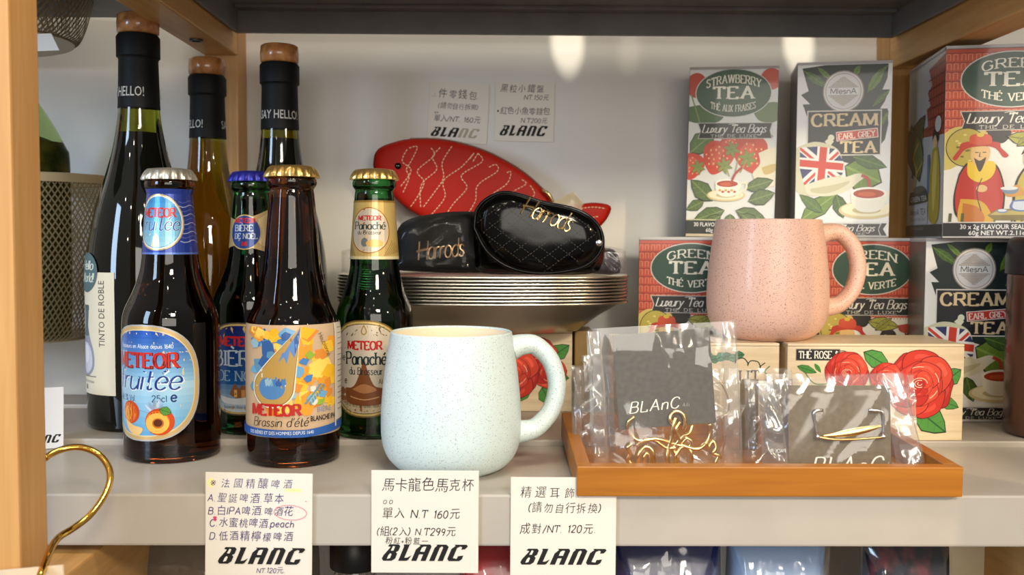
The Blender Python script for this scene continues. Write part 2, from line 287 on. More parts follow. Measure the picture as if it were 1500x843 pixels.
class Art:
    """flat print: polygons in a y-down frame of W x H units; every call lies a hair above the last"""
    def __init__(s, W, H, clipper=None): s.W, s.H, s.P, s.L, s.clip, s.dx = W, H, [], 0, clipper, 0
    def poly(s, pts, col, same=False, noclip=False):
        if s.clip and not noclip: pts = clip(pts, s.clip)
        if len(pts) < 3: return
        if not same: s.L += 1
        if s.dx: pts = [(p[0]+s.dx, p[1]) for p in pts]
        s.P.append((pts, col, s.L+(len(s.P) % 8)*0.11))
    def rect(s, x0, y0, x1, y1, col): s.poly([(x0, y0), (x1, y0), (x1, y1), (x0, y1)], col)
    def ell(s, cx, cy, rx, ry, col, rot=0, n=32): s.poly(ell(cx, cy, rx, ry, n, rot=rot), col)
    def curve(s, pts, col, sub=5): s.poly(smooth_prof(list(pts)+[pts[0]], sub)[:-1], col)
    def grad(s, shape, y0, y1, c0, c1, n=10):
        s.L += 1
        for k in range(n):
            a = y0+(y1-y0)*k/n; b = y0+(y1-y0)*(k+1)/n; t = k/(n-1)
            xs = [p[0] for p in shape]
            q = clip([(min(xs)-1, a), (max(xs)+1, a), (max(xs)+1, b), (min(xs)-1, b)], shape)
            s.poly(q, tuple(c0[i]+(c1[i]-c0[i])*t for i in range(3)), same=True)
    def stroke(s, pts, wd, col, thin=None, same=False, taper=False, sub=0):
        if sub: pts = smooth_prof(pts, sub)
        if not same: s.L += 1
        thin = wd if thin is None else thin
        N = len(pts); nr = []; ws = []
        for i in range(N):
            a = pts[max(0, i-1)]; b = pts[min(N-1, i+1)]
            dx, dy = b[0]-a[0], b[1]-a[1]; L = math.hypot(dx, dy) or 1e-6
            w_ = thin+(wd-thin)*abs(dy/L)
            if taper: w_ *= max(0.15, math.sin(PI*min(1, max(0, (i+.3)/(N-.4)))))
            m = 1
            if 0 < i < N-1:
                d1 = (pts[i][0]-a[0], pts[i][1]-a[1]); d2 = (b[0]-pts[i][0], b[1]-pts[i][1])
                c_ = (d1[0]*d2[0]+d1[1]*d2[1])/((math.hypot(*d1)*math.hypot(*d2)) or 1e-6)
                m = min(2.0, 1/max(0.3, math.sqrt(max(0, (1+c_)/2))))
                if thin != wd:
                    w_ = thin+(wd-thin)*max(abs(d1[1])/(math.hypot(*d1) or 1e-6), abs(d2[1])/(math.hypot(*d2) or 1e-6)) if c_ < .8 else w_
            nr.append((-dy/L*w_/2*m, dx/L*w_/2*m))
        for i in range(N-1):
            p, q, a, b = pts[i], pts[i+1], nr[i], nr[i+1]
            s.poly([(p[0]+a[0], p[1]+a[1]), (q[0]+b[0], q[1]+b[1]), (q[0]-b[0], q[1]-b[1]), (p[0]-a[0], p[1]-a[1])], col, same=True)
    def sk(s, txt, x, y, h, col, wd=0.14, thin=None, serif=False, shear=0, space=2.0, xs=1.0, warp=None, align='c', width=None, rot=0, jit=0, rnd=None):
        """lettering from the single-stroke letters; h cap height, y baseline"""
        gl = [sk_glyph(c) for c in txt]; tot = sum(g[0] for g in gl)+space*(len(gl)-1)
        k = h/10; kx = k*xs
        if width: kx = width/tot
        x0 = x-(tot*kx/2 if align == 'c' else 0)
        s.L += 1; thin = wd if thin is None else thin
        q_ = min(1, max(.5, 1.12*kx/k)); wd *= q_; thin *= q_**.5
        cx = 0; cr, sr = math.cos(rot), math.sin(rot)
        for g in gl:
            jy = (rnd.uniform(-jit, jit) if rnd else 0)
            def T(p, cx=cx, jy=jy):
                X_ = x0+(cx+p[0]+shear*p[1])*kx; Y_ = y-(p[1]+jy)*k
                if warp: X_, Y_ = warp(X_, Y_)
                return (x+(X_-x)*cr-(Y_-y)*sr, y+(X_-x)*sr+(Y_-y)*cr) if rot else (X_, Y_)
            for cur, st in g[1]:
                pts = [T(p) for p in st]
                if cur: s.stroke(pts, wd*h, col, thin*h, same=True)
                else:
                    for j in range(len(pts)-1):
                        (ax, ay), (bx, by) = pts[j], pts[j+1]; L_ = math.hypot(bx-ax, by-ay) or 1e-6; e_ = .4*thin*h/L_
                        ea = e_ if j > 0 else 0; eb = e_ if j < len(pts)-2 else 0
                        s.stroke([(ax-(bx-ax)*ea, ay-(by-ay)*ea), (bx+(bx-ax)*eb, by+(by-ay)*eb)], wd*h, col, thin*h, same=True)
                if serif and not cur:
                    for e, f in ((0, 1), (-1, -2)):
                        p, q = st[e], st[f]
                        if abs(p[1]-q[1]) > 4 and abs(p[1]-q[1]) > 1.2*abs(p[0]-q[0]) and min(abs(p[1]-t) for t in (0, 10, 6.2, -3)) < .3:
                            sgn = 1 if q[1] > p[1] else -1; e_ = 1.75
                            s.poly([T((p[0]-e_, p[1])), T((p[0]+e_, p[1])), T((p[0]+e_*.9, p[1]+sgn*.75)), T((p[0]-e_*.9, p[1]+sgn*.75))], col, same=True)
            cx += g[0]+space
    def font(s, txt, x, y, h, col, off=0.0, xs=1.0, shear=0, align='c', width=None, rot=0, warp=None):
        pl, a, b = font_polys(txt, off); k = h/0.72; kx = k*xs
        if width: kx = width/(b-a)
        x0 = x-(b+a)/2*kx if align == 'c' else x-a*kx
        s.L += 1; cr, sr = math.cos(rot), math.sin(rot)
        for f in pl:
            q = []
            for (u, v) in f:
                X_, Y_ = x0+(u+shear*v)*kx, y-v*k
                if warp: X_, Y_ = warp(X_, Y_)
                if rot: X_, Y_ = x+(X_-x)*cr-(Y_-y)*sr, y+(X_-x)*sr+(Y_-y)*cr
                q.append((X_, Y_))
            s.poly(q, col, same=True)
    def hand(s, txt, x, y, h, col, wd=0.09, seed=1, adv=1.08, off=-0.002):
        """handwritten line: Chinese characters from the built-in font, other letters single-stroke, all a little uneven"""
        r = random.Random(seed)
        for ch in txt:
            if ord(ch) > 0x2000:
                s.font(ch, x+h*.5, y+r.uniform(-.05, .05)*h, h*.78*r.uniform(.9, 1.08), col, off=off, shear=r.uniform(.05, .2), rot=r.uniform(-.06, .06), xs=.9); x += h*adv
            elif ch == ' ': x += h*.45
            else:
                a, _ = sk_glyph(ch); hh = h*.72*r.uniform(.92, 1.05)
                s.sk(ch, x, y+r.uniform(-.03, .03)*h, hh, col, wd/.72, shear=.18, align='l'); x += (a+2.4)*hh/10
        return x
    def build(s, name, m, parent, mapper, cuts=None, vcuts=None, eps=6e-6):
        bm = bmesh.new(); lay = bm.faces.layers.int.new('ci'); cols = []; idx = {}
        for pts, col, L in s.P:
            q = [pts[0]]
            for p in pts[1:]:
                if math.hypot(p[0]-q[-1][0], p[1]-q[-1][1]) > 1e-5: q.append(p)
            if len(q) > 1 and math.hypot(q[0][0]-q[-1][0], q[0][1]-q[-1][1]) <= 1e-5: q.pop()
            if len(q) < 3: continue
            ar = sum(q[i][0]*q[(i+1) % len(q)][1]-q[(i+1) % len(q)][0]*q[i][1] for i in range(len(q)))
            if abs(ar) < 1e-7: continue
            if ar > 0: q = q[::-1]
            f = bm.faces.new([bm.verts.new((p[0], p[1], L)) for p in q])
            if tuple(col) not in idx: idx[tuple(col)] = len(cols); cols.append((*lin(col), 1))
            f[lay] = idx[tuple(col)]
        bmesh.ops.triangulate(bm, faces=[f for f in bm.faces if len(f.verts) > 4])
        for u in (cuts or []):
            bmesh.ops.bisect_plane(bm, geom=list(bm.verts)+list(bm.edges)+list(bm.faces), plane_co=(u, 0, 0), plane_no=(1, 0, 0), dist=1e-6)
        for v in (vcuts or []):
            bmesh.ops.bisect_plane(bm, geom=list(bm.verts)+list(bm.edges)+list(bm.faces), plane_co=(0, v, 0), plane_no=(0, 1, 0), dist=1e-6)
        for v in bm.verts: v.co = Vector(mapper(v.co.x, v.co.y, 0.00008+v.co.z*eps))
        ci = [f[lay] for f in bm.faces for _ in f.verts]
        me = bpy.data.meshes.new(name); bm.to_mesh(me); bm.free()
        at = me.color_attributes.new('Col', 'FLOAT_COLOR', 'CORNER')
        at.data.foreach_set('color', np.array([cols[i] for i in ci], dtype=np.float32).ravel())
        return link(name, me, m, parent)
def flat_map(art, w, h, y=0, x0=0, z0=0):
    """front face: looks towards -y"""
    return lambda u, v, l: ((u/art.W-.5)*w+x0, y-l, z0+(1-v/art.H)*h)
def side_map(art, d, h, x, sgn=-1, y0=0):
    """left face (sgn -1): u runs from rear to front"""
    return lambda u, v, l: (x+sgn*l, y0+(.5-u/art.W)*d*(1 if sgn < 0 else -1), (1-v/art.H)*h)
def cyl_map(art, width, z0, z1, rfun, phi=0):
    def f(u, v, l):
        z = z1-(v/art.H)*(z1-z0); R = rfun(z); R0 = rfun((z0+z1)/2)
        a = phi+(u/art.W-.5)*width/R0
        return ((R+l)*math.sin(a), -(R+l)*math.cos(a), z)
    return f
def prof_r(prof):
    def f(z):
        for (r0, z0), (r1, z1) in zip(prof, prof[1:]):
            if z0 <= z <= z1 or z1 <= z <= z0: return r0+(r1-r0)*((z-z0)/((z1-z0) or 1))
        return prof[-1][0]
    return f
def frange(a, b, n): return [a+(b-a)*(i+1)/(n+1) for i in range(n)]
# ------------------------------------------------------------------ the prints
W_ = (240, 236, 226); BLK = (28, 27, 27); DG = (28, 62, 45); RED = (196, 40, 30)
def logo(a, x, y, h, width, col=(18, 17, 18), bgc=(226, 218, 204), fade=None):
    """the bold slanted shop logotype, baseline y"""
    Ls = [([(0, 1.4), (1.4, 0), (6.6, 0), (8.2, 1.4), (8.2, 4.3), (7, 5.2), (8.2, 6.1), (8.2, 8.8), (6.8, 10), (1.2, 10), (.6, 8.9), (2.6, 8.4), (.2, 3.4)], [[(3.2, 1.1), (4.9, 1.6), (4.9, 4), (3.9, 4.6), (3.2, 3.4)], [(3.5, 6.2), (5.1, 6.2), (5.1, 8.6), (3.8, 9)]]),
          ([(10.6, 0), (10.6, 8.6), (9.9, 10), (13.6, 10), (13.6, 1.8), (15.3, 2), (17.4, 3.4), (16.4, .4), (15.6, 0)], []),
          ([(18.6, 0), (18.6, 7), (20.4, 9.2), (19.4, 10), (26.2, 10), (27.4, 8.8), (27.4, 0), (24.3, 0), (24.3, 4), (21.8, 4), (21.8, 0)], [[(21.8, 5.6), (24.3, 5.6), (24.3, 8.7), (22.6, 8.7), (21.8, 8)]]),
          ([(29.6, 0), (29.6, 8), (30.6, 9.4), (29.8, 10), (36, 10), (38, 8.6), (38, 0), (34.8, 0), (34.8, 8.2), (33.8, 9), (32.8, 8.2), (32.8, 0)], []),
          ([(40.2, 1.4), (40.2, 7.4), (42, 9.2), (41, 10), (48.4, 10), (49.6, 9), (48.6, 7.2), (46.4, 7), (46.4, 8.4), (45, 8.9), (43.4, 8), (43.4, 1.8), (46, 1.4), (46, 3), (49.2, 3.4), (49.2, 1.2), (48, 0), (41.6, 0)], [])]
    k = h/10; kx = width/53.5
    for i, (o_, hs) in enumerate(Ls):
        T = lambda p: (x+(p[0]+p[1]*.42)*kx, y-p[1]*k)
        a.poly([T(p) for p in o_], fade if (fade and i > 2) else col)
        for q in hs: a.poly([T(p) for p in q], bgc)
CARD = (226, 218, 204)
def art_card_beer():
    a = Art(157, 157); a.rect(0, 0, 157, 157, CARD); b = (62, 52, 110); HL = (246, 228, 160)
    a.ell(8, 15, 6, 7, HL); a.rect(116, 22, 141, 27, HL)
    a.hand('※法國精釀啤酒', 3, 21, 15, b, .09, 3, 1.22); a.hand('A.聖誕啤酒.草本', 3, 43, 14.5, b, .09, 4, 1.12)
    a.hand('B.白IPA啤酒.啤酒花', 4, 62, 14, b, .09, 5, 1.04); a.hand('C.水蜜桃啤酒.peach', 6, 80, 14, b, .09, 6, 1.05); a.hand('D.低酒精檸檬啤酒', 6, 100, 14.5, b, .09, 7, 1.1)
    a.stroke(ell(125, 58, 24, 11, 26, rot=.05)+[(149, 59)], .9, (222, 110, 140)); a.sk('"', 148, 46, 6, (222, 110, 140)); a.sk("x", 14, 71, 9, (214, 50, 110), .3)
    logo(a, 17, 136, 25, 131, bgc=CARD); a.hand('NT.120元.', 76, 149, 10, b, .09, 8); return a
def art_card_mug():
    a = Art(160, 154); a.rect(0, 0, 160, 154, CARD); b = (40, 36, 38)
    a.hand('馬卡龍色馬克杯', 14, 29, 20, b, .09, 11, 1.0); a.sk('oo', 24, 50, 9, b, .1, shear=.2, space=5)
    a.hand('單入 N.T 160元', 15, 71, 17, b, .09, 12, 1.06); a.hand('(組(2入) N.T299元', 8, 97, 14.5, b, .09, 13, 1.0); a.hand('粉紅+粉藍一', 20, 110, 11, b, .09, 14, 1.1)
    logo(a, 14, 136, 25, 131, bgc=CARD); return a
def art_card_ear():
    a = Art(157, 148); a.rect(0, 0, 157, 148, CARD); b = (38, 36, 38)
    a.hand('精選耳飾.', 13, 29, 17, b, .09, 21, 1.28); a.hand('(請勿自行拆換)', 26, 51, 15, b, .09, 22, 1.1); a.hand('成對/NT. 120元.', 13, 82, 15.5, b, .09, 23, 1.12)
    logo(a, 13, 130, 24, 131, bgc=CARD); return a
def art_wall1():
    a = Art(88, 88); a.rect(0, 0, 88, 88, (226, 219, 206)); b = (60, 58, 58)
    a.hand('.:.件零錢包', 4, 22, 13, b, .09, 31, 1.15); a.hand('(請勿自行拆開)', 14, 38, 9, b, .09, 32, 1.0); a.sk('oo', 12, 46, 3, b, .2, space=6); a.hand('單入/NT. 160元', 8, 57, 10, b, .09, 33, 1.0)
    logo(a, 4, 80, 14, 74, bgc=(226, 219, 206), fade=(172, 166, 138)); return a
def art_wall2():
    a = Art(86, 86); a.rect(0, 0, 86, 86, (226, 219, 206)); b = (60, 58, 58)
    a.hand('黑粒小鐵盤', 6, 14, 12, b, .09, 34, 1.1); a.hand('NT.150元', 42, 25, 9, b, .09, 35, 1.0); a.hand('*紅色小魚零錢包', 2, 46, 10.5, b, .09, 36, 1.0); a.hand('N.T200元', 38, 59, 9, b, .09, 37, 1)
    logo(a, 6, 78, 15, 72, bgc=(226, 219, 206)); return a

def leaf(a, x0, y0, x1, y1, wd, col, vein=None, dark=None):
    dx, dy = x1-x0, y1-y0; nx, ny = -dy*wd, dx*wd; Q = lambda t, s_: (x0+dx*t+nx*s_, y0+dy*t+ny*s_)
    o_ = [Q(0, 0), Q(.2, .34), Q(.5, .5), Q(.8, .28), Q(1, 0), Q(.8, -.28), Q(.5, -.5), Q(.2, -.34)]
    a.poly(o_, dark or (34, 40, 30)); i = [((p[0]-(x0+dx/2))*.93+x0+dx/2, (p[1]-(y0+dy/2))*.9+y0+dy/2) for p in o_]; a.poly(i, col)
    if vein:
        a.stroke([Q(.03, 0), Q(.95, 0)], abs(wd)*.05*math.hypot(dx, dy)+.3, vein)
        for t in (.25, .45, .65):
            for s_ in (-.3, .3): a.stroke([Q(t, 0), Q(t+.13, s_)], .35, vein, same=True)
def ribbon(a, x0, y0, x1, y1, w):
    m = (y0+y1)/2; d = (x1-x0)*.03
    a.poly([(x0, y0), (x1+d, y0), (x1-d*.2, m), (x1+d, y1), (x0+d*.3, y1), (x0+d*1.4, m)], (200, 196, 182)); e = .7
    a.poly([(x0+e*1.6, y0+e), (x1+d-e*2, y0+e), (x1-d*.2-e, m), (x1+d-e*2, y1-e), (x0+d*.3+e*1.3, y1-e), (x0+d*1.4+e, m)], (40, 40, 38))
    a.sk('Luxury Tea Bags', (x0+x1)/2, y1-(y1-y0)*.38, (y1-y0)*.50, (226, 222, 208), .13, .05, shear=.34, space=1.2, width=(x1-x0)*.86)
    a.stroke([((x0+x1)/2-6, y0+2), ((x0+x1)/2, y0+1.2), ((x0+x1)/2+4, y0+3), ((x0+x1)/2-1, y0+3.4), ((x0+x1)/2+5, y0+2)], .5, (226, 222, 208), sub=3)
    a.sk('THE DE LUXE', (x0+x1)/2, y1-(y1-y0)*.09, (y1-y0)*.17, (214, 210, 196), .16, .1, serif=True, space=4, width=(x1-x0)*.62)
def title_oval(a, cx, cy, rx, ry, top, mid, bot, col=(40, 74, 56)):
    a.ell(cx, cy, rx+1.2, ry+1.2, (206, 210, 196), n=40); a.ell(cx, cy, rx+.2, ry+.2, (60, 70, 60), n=40); a.ell(cx, cy, rx-.6, ry-.6, col, n=40)
    cr = (236, 230, 208)
    wt = lambda x, y: (x, y+ry*.42*((x-cx)/rx)**2*1.0)
    wb = lambda x, y: (x, y-ry*.42*((x-cx)/rx)**2*1.0)
    a.sk(top, cx, cy-ry*.44, ry*.34, cr, .19, .08, serif=True, warp=wt, width=rx*(1.2 if len(top) < 7 else 1.45), space=2.6)
    a.sk(mid, cx, cy+ry*.24, ry*.50, cr, .26, .11, serif=True, width=rx*1.05, space=3)
    a.sk(bot, cx, cy+ry*.80, ry*.28, cr, .17, .08, serif=True, warp=wb, width=rx*1.2, space=2.6)
def teacup(a, cx, cy, r, tea=(176, 62, 30), deco=False):
    a.ell(cx-r*.1, cy+r*.95, r*1.55, r*.5, (214, 196, 142)); a.ell(cx-r*.1, cy+r*.9, r*1.4, r*.4, (238, 228, 190)); a.ell(cx-r*.1, cy+r*.95, r*.8, r*.2, (196, 180, 130))
    a.stroke([(cx+r*.85, cy+r*.05), (cx+r*1.5, cy-r*.05), (cx+r*1.45, cy+r*.5), (cx+r*.7, cy+r*.75)], r*.16, (238, 228, 198), sub=4)
    a.curve([(cx-r, cy), (cx-r*.9, cy+r*.6), (cx-r*.45, cy+r*1.02), (cx+r*.45, cy+r*1.02), (cx+r*.9, cy+r*.6), (cx+r, cy)], (240, 234, 212))
    a.ell(cx, cy, r, r*.34, (246, 242, 226)); a.ell(cx, cy+r*.03, r*.86, r*.26, tea); a.ell(cx-r*.1, cy+r*.06, r*.5, r*.13, (206, 92, 46))
    if deco:
        for q in range(6): a.ell(cx-r*.6+q*r*.24, cy+r*.55+(q % 2)*r*.12, r*.12, r*.09, (196, 70, 40) if q % 2 else (206, 160, 60))
def art_cream():
    a = Art(100, 186, [(0, 0), (100, 0), (100, 186), (0, 186)]); a.rect(0, 0, 100, 186, (232, 230, 222)); dk = (36, 48, 44); g1 = (104, 134, 48); g2 = (66, 96, 44)
    a.poly([(5, 6), (30, 3), (96, 3), (95, 18), (90, 30), (97, 30), (93, 42), (88, 50), (96, 50), (97, 66), (94, 82), (82, 98), (60, 108), (20, 98), (12, 60), (6, 44), (14, 44), (4, 34), (12, 30)], dk)
    for q in [(6, 8, 34, 28, .3, g2, g1), (20, 4, 40, 22, .22, g1, g2), (60, 16, 66, 3, .5, g1, g2), (74, 34, 93, 4, .3, g1, g2), (80, 48, 98, 30, .3, g2, g1), (88, 70, 97, 52, .3, g2, g1), (96, 4, 84, 16, .3, g2, g1),
              (52, 110, 92, 128, .9, g1, (130, 160, 70)), (60, 100, 97, 112, .4, g2, g1), (48, 118, 30, 140, .3, g2, g1), (6, 168, 46, 138, .42, g1, (136, 160, 80)), (30, 160, 4, 140, .4, (80, 110, 50), g1), (44, 140, 52, 166, .6, g2, g1)]: leaf(a, *q)
    a.ell(49, 31, 22, 22, (150, 136, 122)); a.ell(49, 31, 20.8, 20.8, (224, 220, 212)); a.ell(49, 31, 19.2, 19.2, (176, 160, 146)); a.ell(49, 31, 18.4, 18.4, (220, 217, 212))
    for r in range(9):
        w_ = 15.5-r*1.9
        for s_ in (-1, 1):
            y_ = 31+s_*(4.5+r*1.45)
            if w_ > 0.6: a.stroke([(49-w_, y_), (49+w_, y_)], .75, (160, 138, 112))
    a.rect(33, 28, 65, 34.2, (228, 226, 220)); a.sk('MlesnA', 49, 33.6, 5.6, (70, 66, 66), .13, width=27, space=1.5)
    a.rect(11, 51, 90, 99, (222, 216, 200)); a.rect(12.2, 52.2, 88.8, 97.8, (32, 34, 38))
    a.sk('CREAM', 50.5, 67.5, 12.5, (228, 202, 152), .25, .12, serif=True, width=68, space=2.6)
    a.poly([(42, 74), (86, 70), (87, 80), (43, 84)], (222, 214, 200)); a.poly([(42.8, 74.8), (85.2, 71), (86.1, 79.2), (43.9, 83.2)], (200, 56, 44))
    a.sk('EARL GREY', 64.5, 80.3, 6, (240, 224, 206), .2, .09, serif=True, width=38, rot=-.09)
    a.sk('TEA', 66, 96, 11.5, (228, 202, 152), .25, .12, serif=True, width=36, space=2.8)
    # teapot with the flag
    a.ell(22, 103, 22, 17, (206, 206, 170)); a.ell(22, 101, 20, 15, (220, 220, 192)); a.poly([(30, 84), (36, 79), (40, 84), (36, 89)], (216, 214, 190)); a.ell(37, 80, 3.4, 3.4, (216, 214, 190))
    a.curve([(-4, 92), (20, 84), (44, 92), (50, 112), (44, 134), (24, 142), (2, 138), (-6, 120)], (206, 202, 168))
    pot = smooth_prof([(4, 90), (22, 92), (42, 92), (51, 106), (50, 118), (30, 124), (8, 129), (3, 110), (4, 90)], 4)[:-1]
    hull = clip([(2, 86), (54, 86), (54, 132), (2, 132)], [(4, 90), (24, 89), (43, 92), (51, 106), (50, 119), (32, 124), (9, 130), (4, 112)])
    old = a.clip; a.clip = hull
    a.rect(0, 80, 60, 140, (44, 50, 100)); wh = (236, 232, 222); rd = (204, 58, 40)
    a.stroke([(0, 86), (56, 132)], 8, wh); a.stroke([(56, 84), (0, 136)], 8, wh); a.stroke([(0, 87.5), (56, 133.5)], 3, rd); a.stroke([(56, 85.5), (0, 137.5)], 3, rd)
    a.stroke([(30, 80), (26, 140)], 13, wh); a.stroke([(0, 106), (60, 112)], 12, wh); a.stroke([(30, 80), (26, 140)], 8, rd); a.stroke([(0, 106), (60, 112)], 7.4, rd)
    a.clip = old
    a.curve([(10, 130), (36, 122), (52, 122), (66, 118), (74, 121), (66, 128), (56, 136), (36, 142), (14, 140)], (218, 214, 184)); a.curve([(16, 134), (40, 130), (58, 126), (50, 133), (34, 139), (18, 138)], (196, 190, 150))
    a.stroke([(70, 120), (77, 124), (79, 134)], 3.4, (176, 66, 40), sub=4)
    teacup(a, 78, 139, 19)
    a.rect(0, 168, 100, 170, (232, 230, 222)); a.poly([(6, 171), (92, 171), (98, 171), (94, 177), (98, 184), (4, 184)], (36, 37, 36)); a.rect(0, 171, 4, 184, (60, 64, 56))
    ribbon(a, 12, 171, 90, 184.5, 1); a.rect(0, 0, 100, 2.6, (176, 170, 170)); a.rect(0, 184.6, 100, 186, (176, 172, 168)); return a
def figure_scene(a):
    """tea drinkers in robes, lower half of the green box"""
    ink = (52, 40, 30); ye = (214, 184, 54); rr = (192, 48, 36); sk = (226, 184, 120)
    a.ell(18, 98, 17, 19, ink); a.ell(18, 98, 16.2, 18.2, (186, 166, 70)); rnd = random.Random(4)
    for k in range(22):
        t = rnd.uniform(0, 6.28); r = rnd.uniform(2, 14); a.ell(18+r*math.cos(t), 98+r*math.sin(t), 1.5, 1, (220, 204, 110) if k % 2 else (122, 104, 40))
    # the seated man
    a.curve([(12, 124), (8, 150), (14, 168), (44, 168), (50, 146), (46, 122), (38, 112), (20, 112)], ink)
    a.curve([(13, 125), (9.5, 148), (15, 166), (43, 166), (48.6, 146), (45, 123), (37, 113.5), (21, 113.5)], rr)
    a.curve([(19, 112), (20, 126), (30, 132), (40, 125), (40, 112)], (232, 196, 44)); a.curve([(14, 148), (30, 150), (38, 160), (42, 178), (22, 180), (12, 168)], (214, 168, 48))
    a.curve([(16, 152), (28, 156), (34, 168), (24, 176), (16, 168)], (196, 116, 44))
    a.curve([(22, 98), (22, 110), (29, 118), (36, 110), (36, 98)], sk); a.curve([(24, 108), (29, 122), (34, 108), (29, 111)], (60, 44, 30)); a.stroke([(25, 103), (28, 103)], .8, ink); a.stroke([(31, 103), (34, 103)], .8, ink); a.stroke([(29, 103), (28.4, 107), (30, 107)], .6, ink)
    a.curve([(12, 100), (16, 93), (42, 93), (46, 99), (52, 106), (48, 108), (41, 99), (29, 97), (17, 100), (10, 110), (7, 108)], (188, 52, 34)); a.curve([(20, 94), (22, 86), (36, 86), (38, 94), (29, 96)], (204, 76, 44)); a.ell(29, 86, 3, 2, ye)
    a.ell(31, 138, 4.5, 3.5, sk); a.stroke([(31, 128), (27, 142), (31, 160)], .8, ink, sub=3)
    # the woman with bowl
    a.curve([(66, 116), (58, 132), (56, 158), (62, 176), (92, 176), (90, 140), (82, 118)], ink); a.curve([(67, 117), (60, 132), (58, 157), (63, 175), (91, 175), (88.5, 140), (81, 119)], (196, 176, 78)); a.curve([(70, 140), (66, 160), (70, 175), (92, 175), (90, 142)], (198, 54, 42))
    a.curve([(60, 134), (50, 140), (52, 146), (66, 144)], (206, 150, 70)); a.curve([(64, 104), (64, 114), (70, 120), (77, 114), (77, 103)], sk); a.curve([(62, 106), (66, 98), (72, 96), (80, 100), (80, 112), (76, 108), (70, 102)], ink); a.ell(74, 94, 5, 4.5, ink); a.stroke([(66, 109), (68, 109)], .8, ink); a.stroke([(71, 109), (74, 109)], .8, ink)
    a.curve([(46, 138), (50, 143), (58, 143), (60, 138)], (120, 140, 160)); a.ell(53, 138, 7, 1.8, (226, 228, 224))
    # the second man behind, dark sleeve, table
    a.curve([(92, 108), (90, 130), (94, 160), (101, 176), (101, 104)], (206, 166, 50)); a.ell(97, 103, 6, 6, ink); a.ell(98, 107, 4, 6, sk)
    a.poly([(36, 164), (44, 158), (76, 158), (82, 164), (76, 169), (42, 169)], (128, 112, 60)); a.poly([(37.5, 163.8), (44.4, 159.4), (75, 159.4), (80, 163.8)], (188, 172, 96))
    for x_ in (42, 56, 64, 76): a.stroke([(x_, 168), (x_-1, 178)], 1.8, (118, 100, 50))
    a.curve([(56, 150), (54, 156), (58, 160), (68, 160), (72, 155), (68, 149)], (96, 120, 170)); a.curve([(57, 151), (56, 156), (59, 158.6), (66, 158.6), (68, 151)], (206, 214, 226)); a.ell(48, 160, 4.5, 2, (120, 140, 180)); a.ell(48, 159.4, 3.6, 1.3, (220, 224, 226))
    for x_ in (6, 16): a.stroke([(x_, 162), (x_-1, 178)], 2.4, (90, 96, 60))
    leaf(a, 50, 88, 84, 94, .45, (168, 164, 60), (110, 110, 40)); leaf(a, 58, 98, 76, 84, .4, (150, 148, 52), (100, 100, 40)); a.curve([(82, 92), (84, 98), (92, 100), (100, 94), (98, 90)], (182, 70, 52)); a.stroke([(90, 99), (91, 106)], 1.3, (150, 50, 40))
def pagoda(a, H0, H1, W=100):
    a.rect(0, H0, W, H1, (190, 74, 50)); rnd = random.Random(7)
    for y_ in range(int(H0)+4, int(H1), 9):
        a.stroke([(0, y_), (W, y_)], 1.0, (142, 44, 34))
        for k in range(0, int(W), 6):
            x_ = k+rnd.uniform(0, 1); a.stroke([(x_, y_+1), (x_, y_+7)], .8, (216, 128, 92), same=True); a.stroke([(x_, y_+1), (x_+3.2, y_+1)], .7, (216, 128, 92), same=True); a.stroke([(x_+3.2, y_+1), (x_+3.2, y_+7)], .8, (216, 128, 92), same=True)
def art_green():
    a = Art(100, 186, [(0, 0), (100, 0), (100, 186), (0, 186)]); a.rect(0, 0, 100, 186, (232, 228, 214)); pagoda(a, 3, 84)
    a.curve([(34, 82), (46, 80), (54, 84), (48, 94), (38, 92)], (40, 38, 34))
    a.curve([(0, 84), (10, 78), (30, 80), (34, 96), (0, 120)], (206, 186, 96))
    title_oval(a, 54, 33, 41, 26, 'GREEN', 'TEA', 'THÉ VERTE'); ribbon(a, 12, 63, 96, 82, 1); figure_scene(a)
    a.rect(0, 170.4, 100, 172, (210, 206, 196)); a.rect(0, 171.4, 100, 184.4, (26, 30, 36)); a.font('30 x 2g FLAVOUR SEALED TEA BAGS', 56, 177.4, 4.6, (236, 234, 230), off=.012, width=84); a.font('60g NET WT.2.11oz.', 46, 183.2, 4.4, (236, 234, 230), off=.012, width=50)
    a.rect(0, 0, 100, 3, (186, 182, 178)); a.rect(0, 2.4, 100, 3.2, (110, 106, 104)); a.rect(0, 184.4, 100, 186, (186, 182, 178)); return a
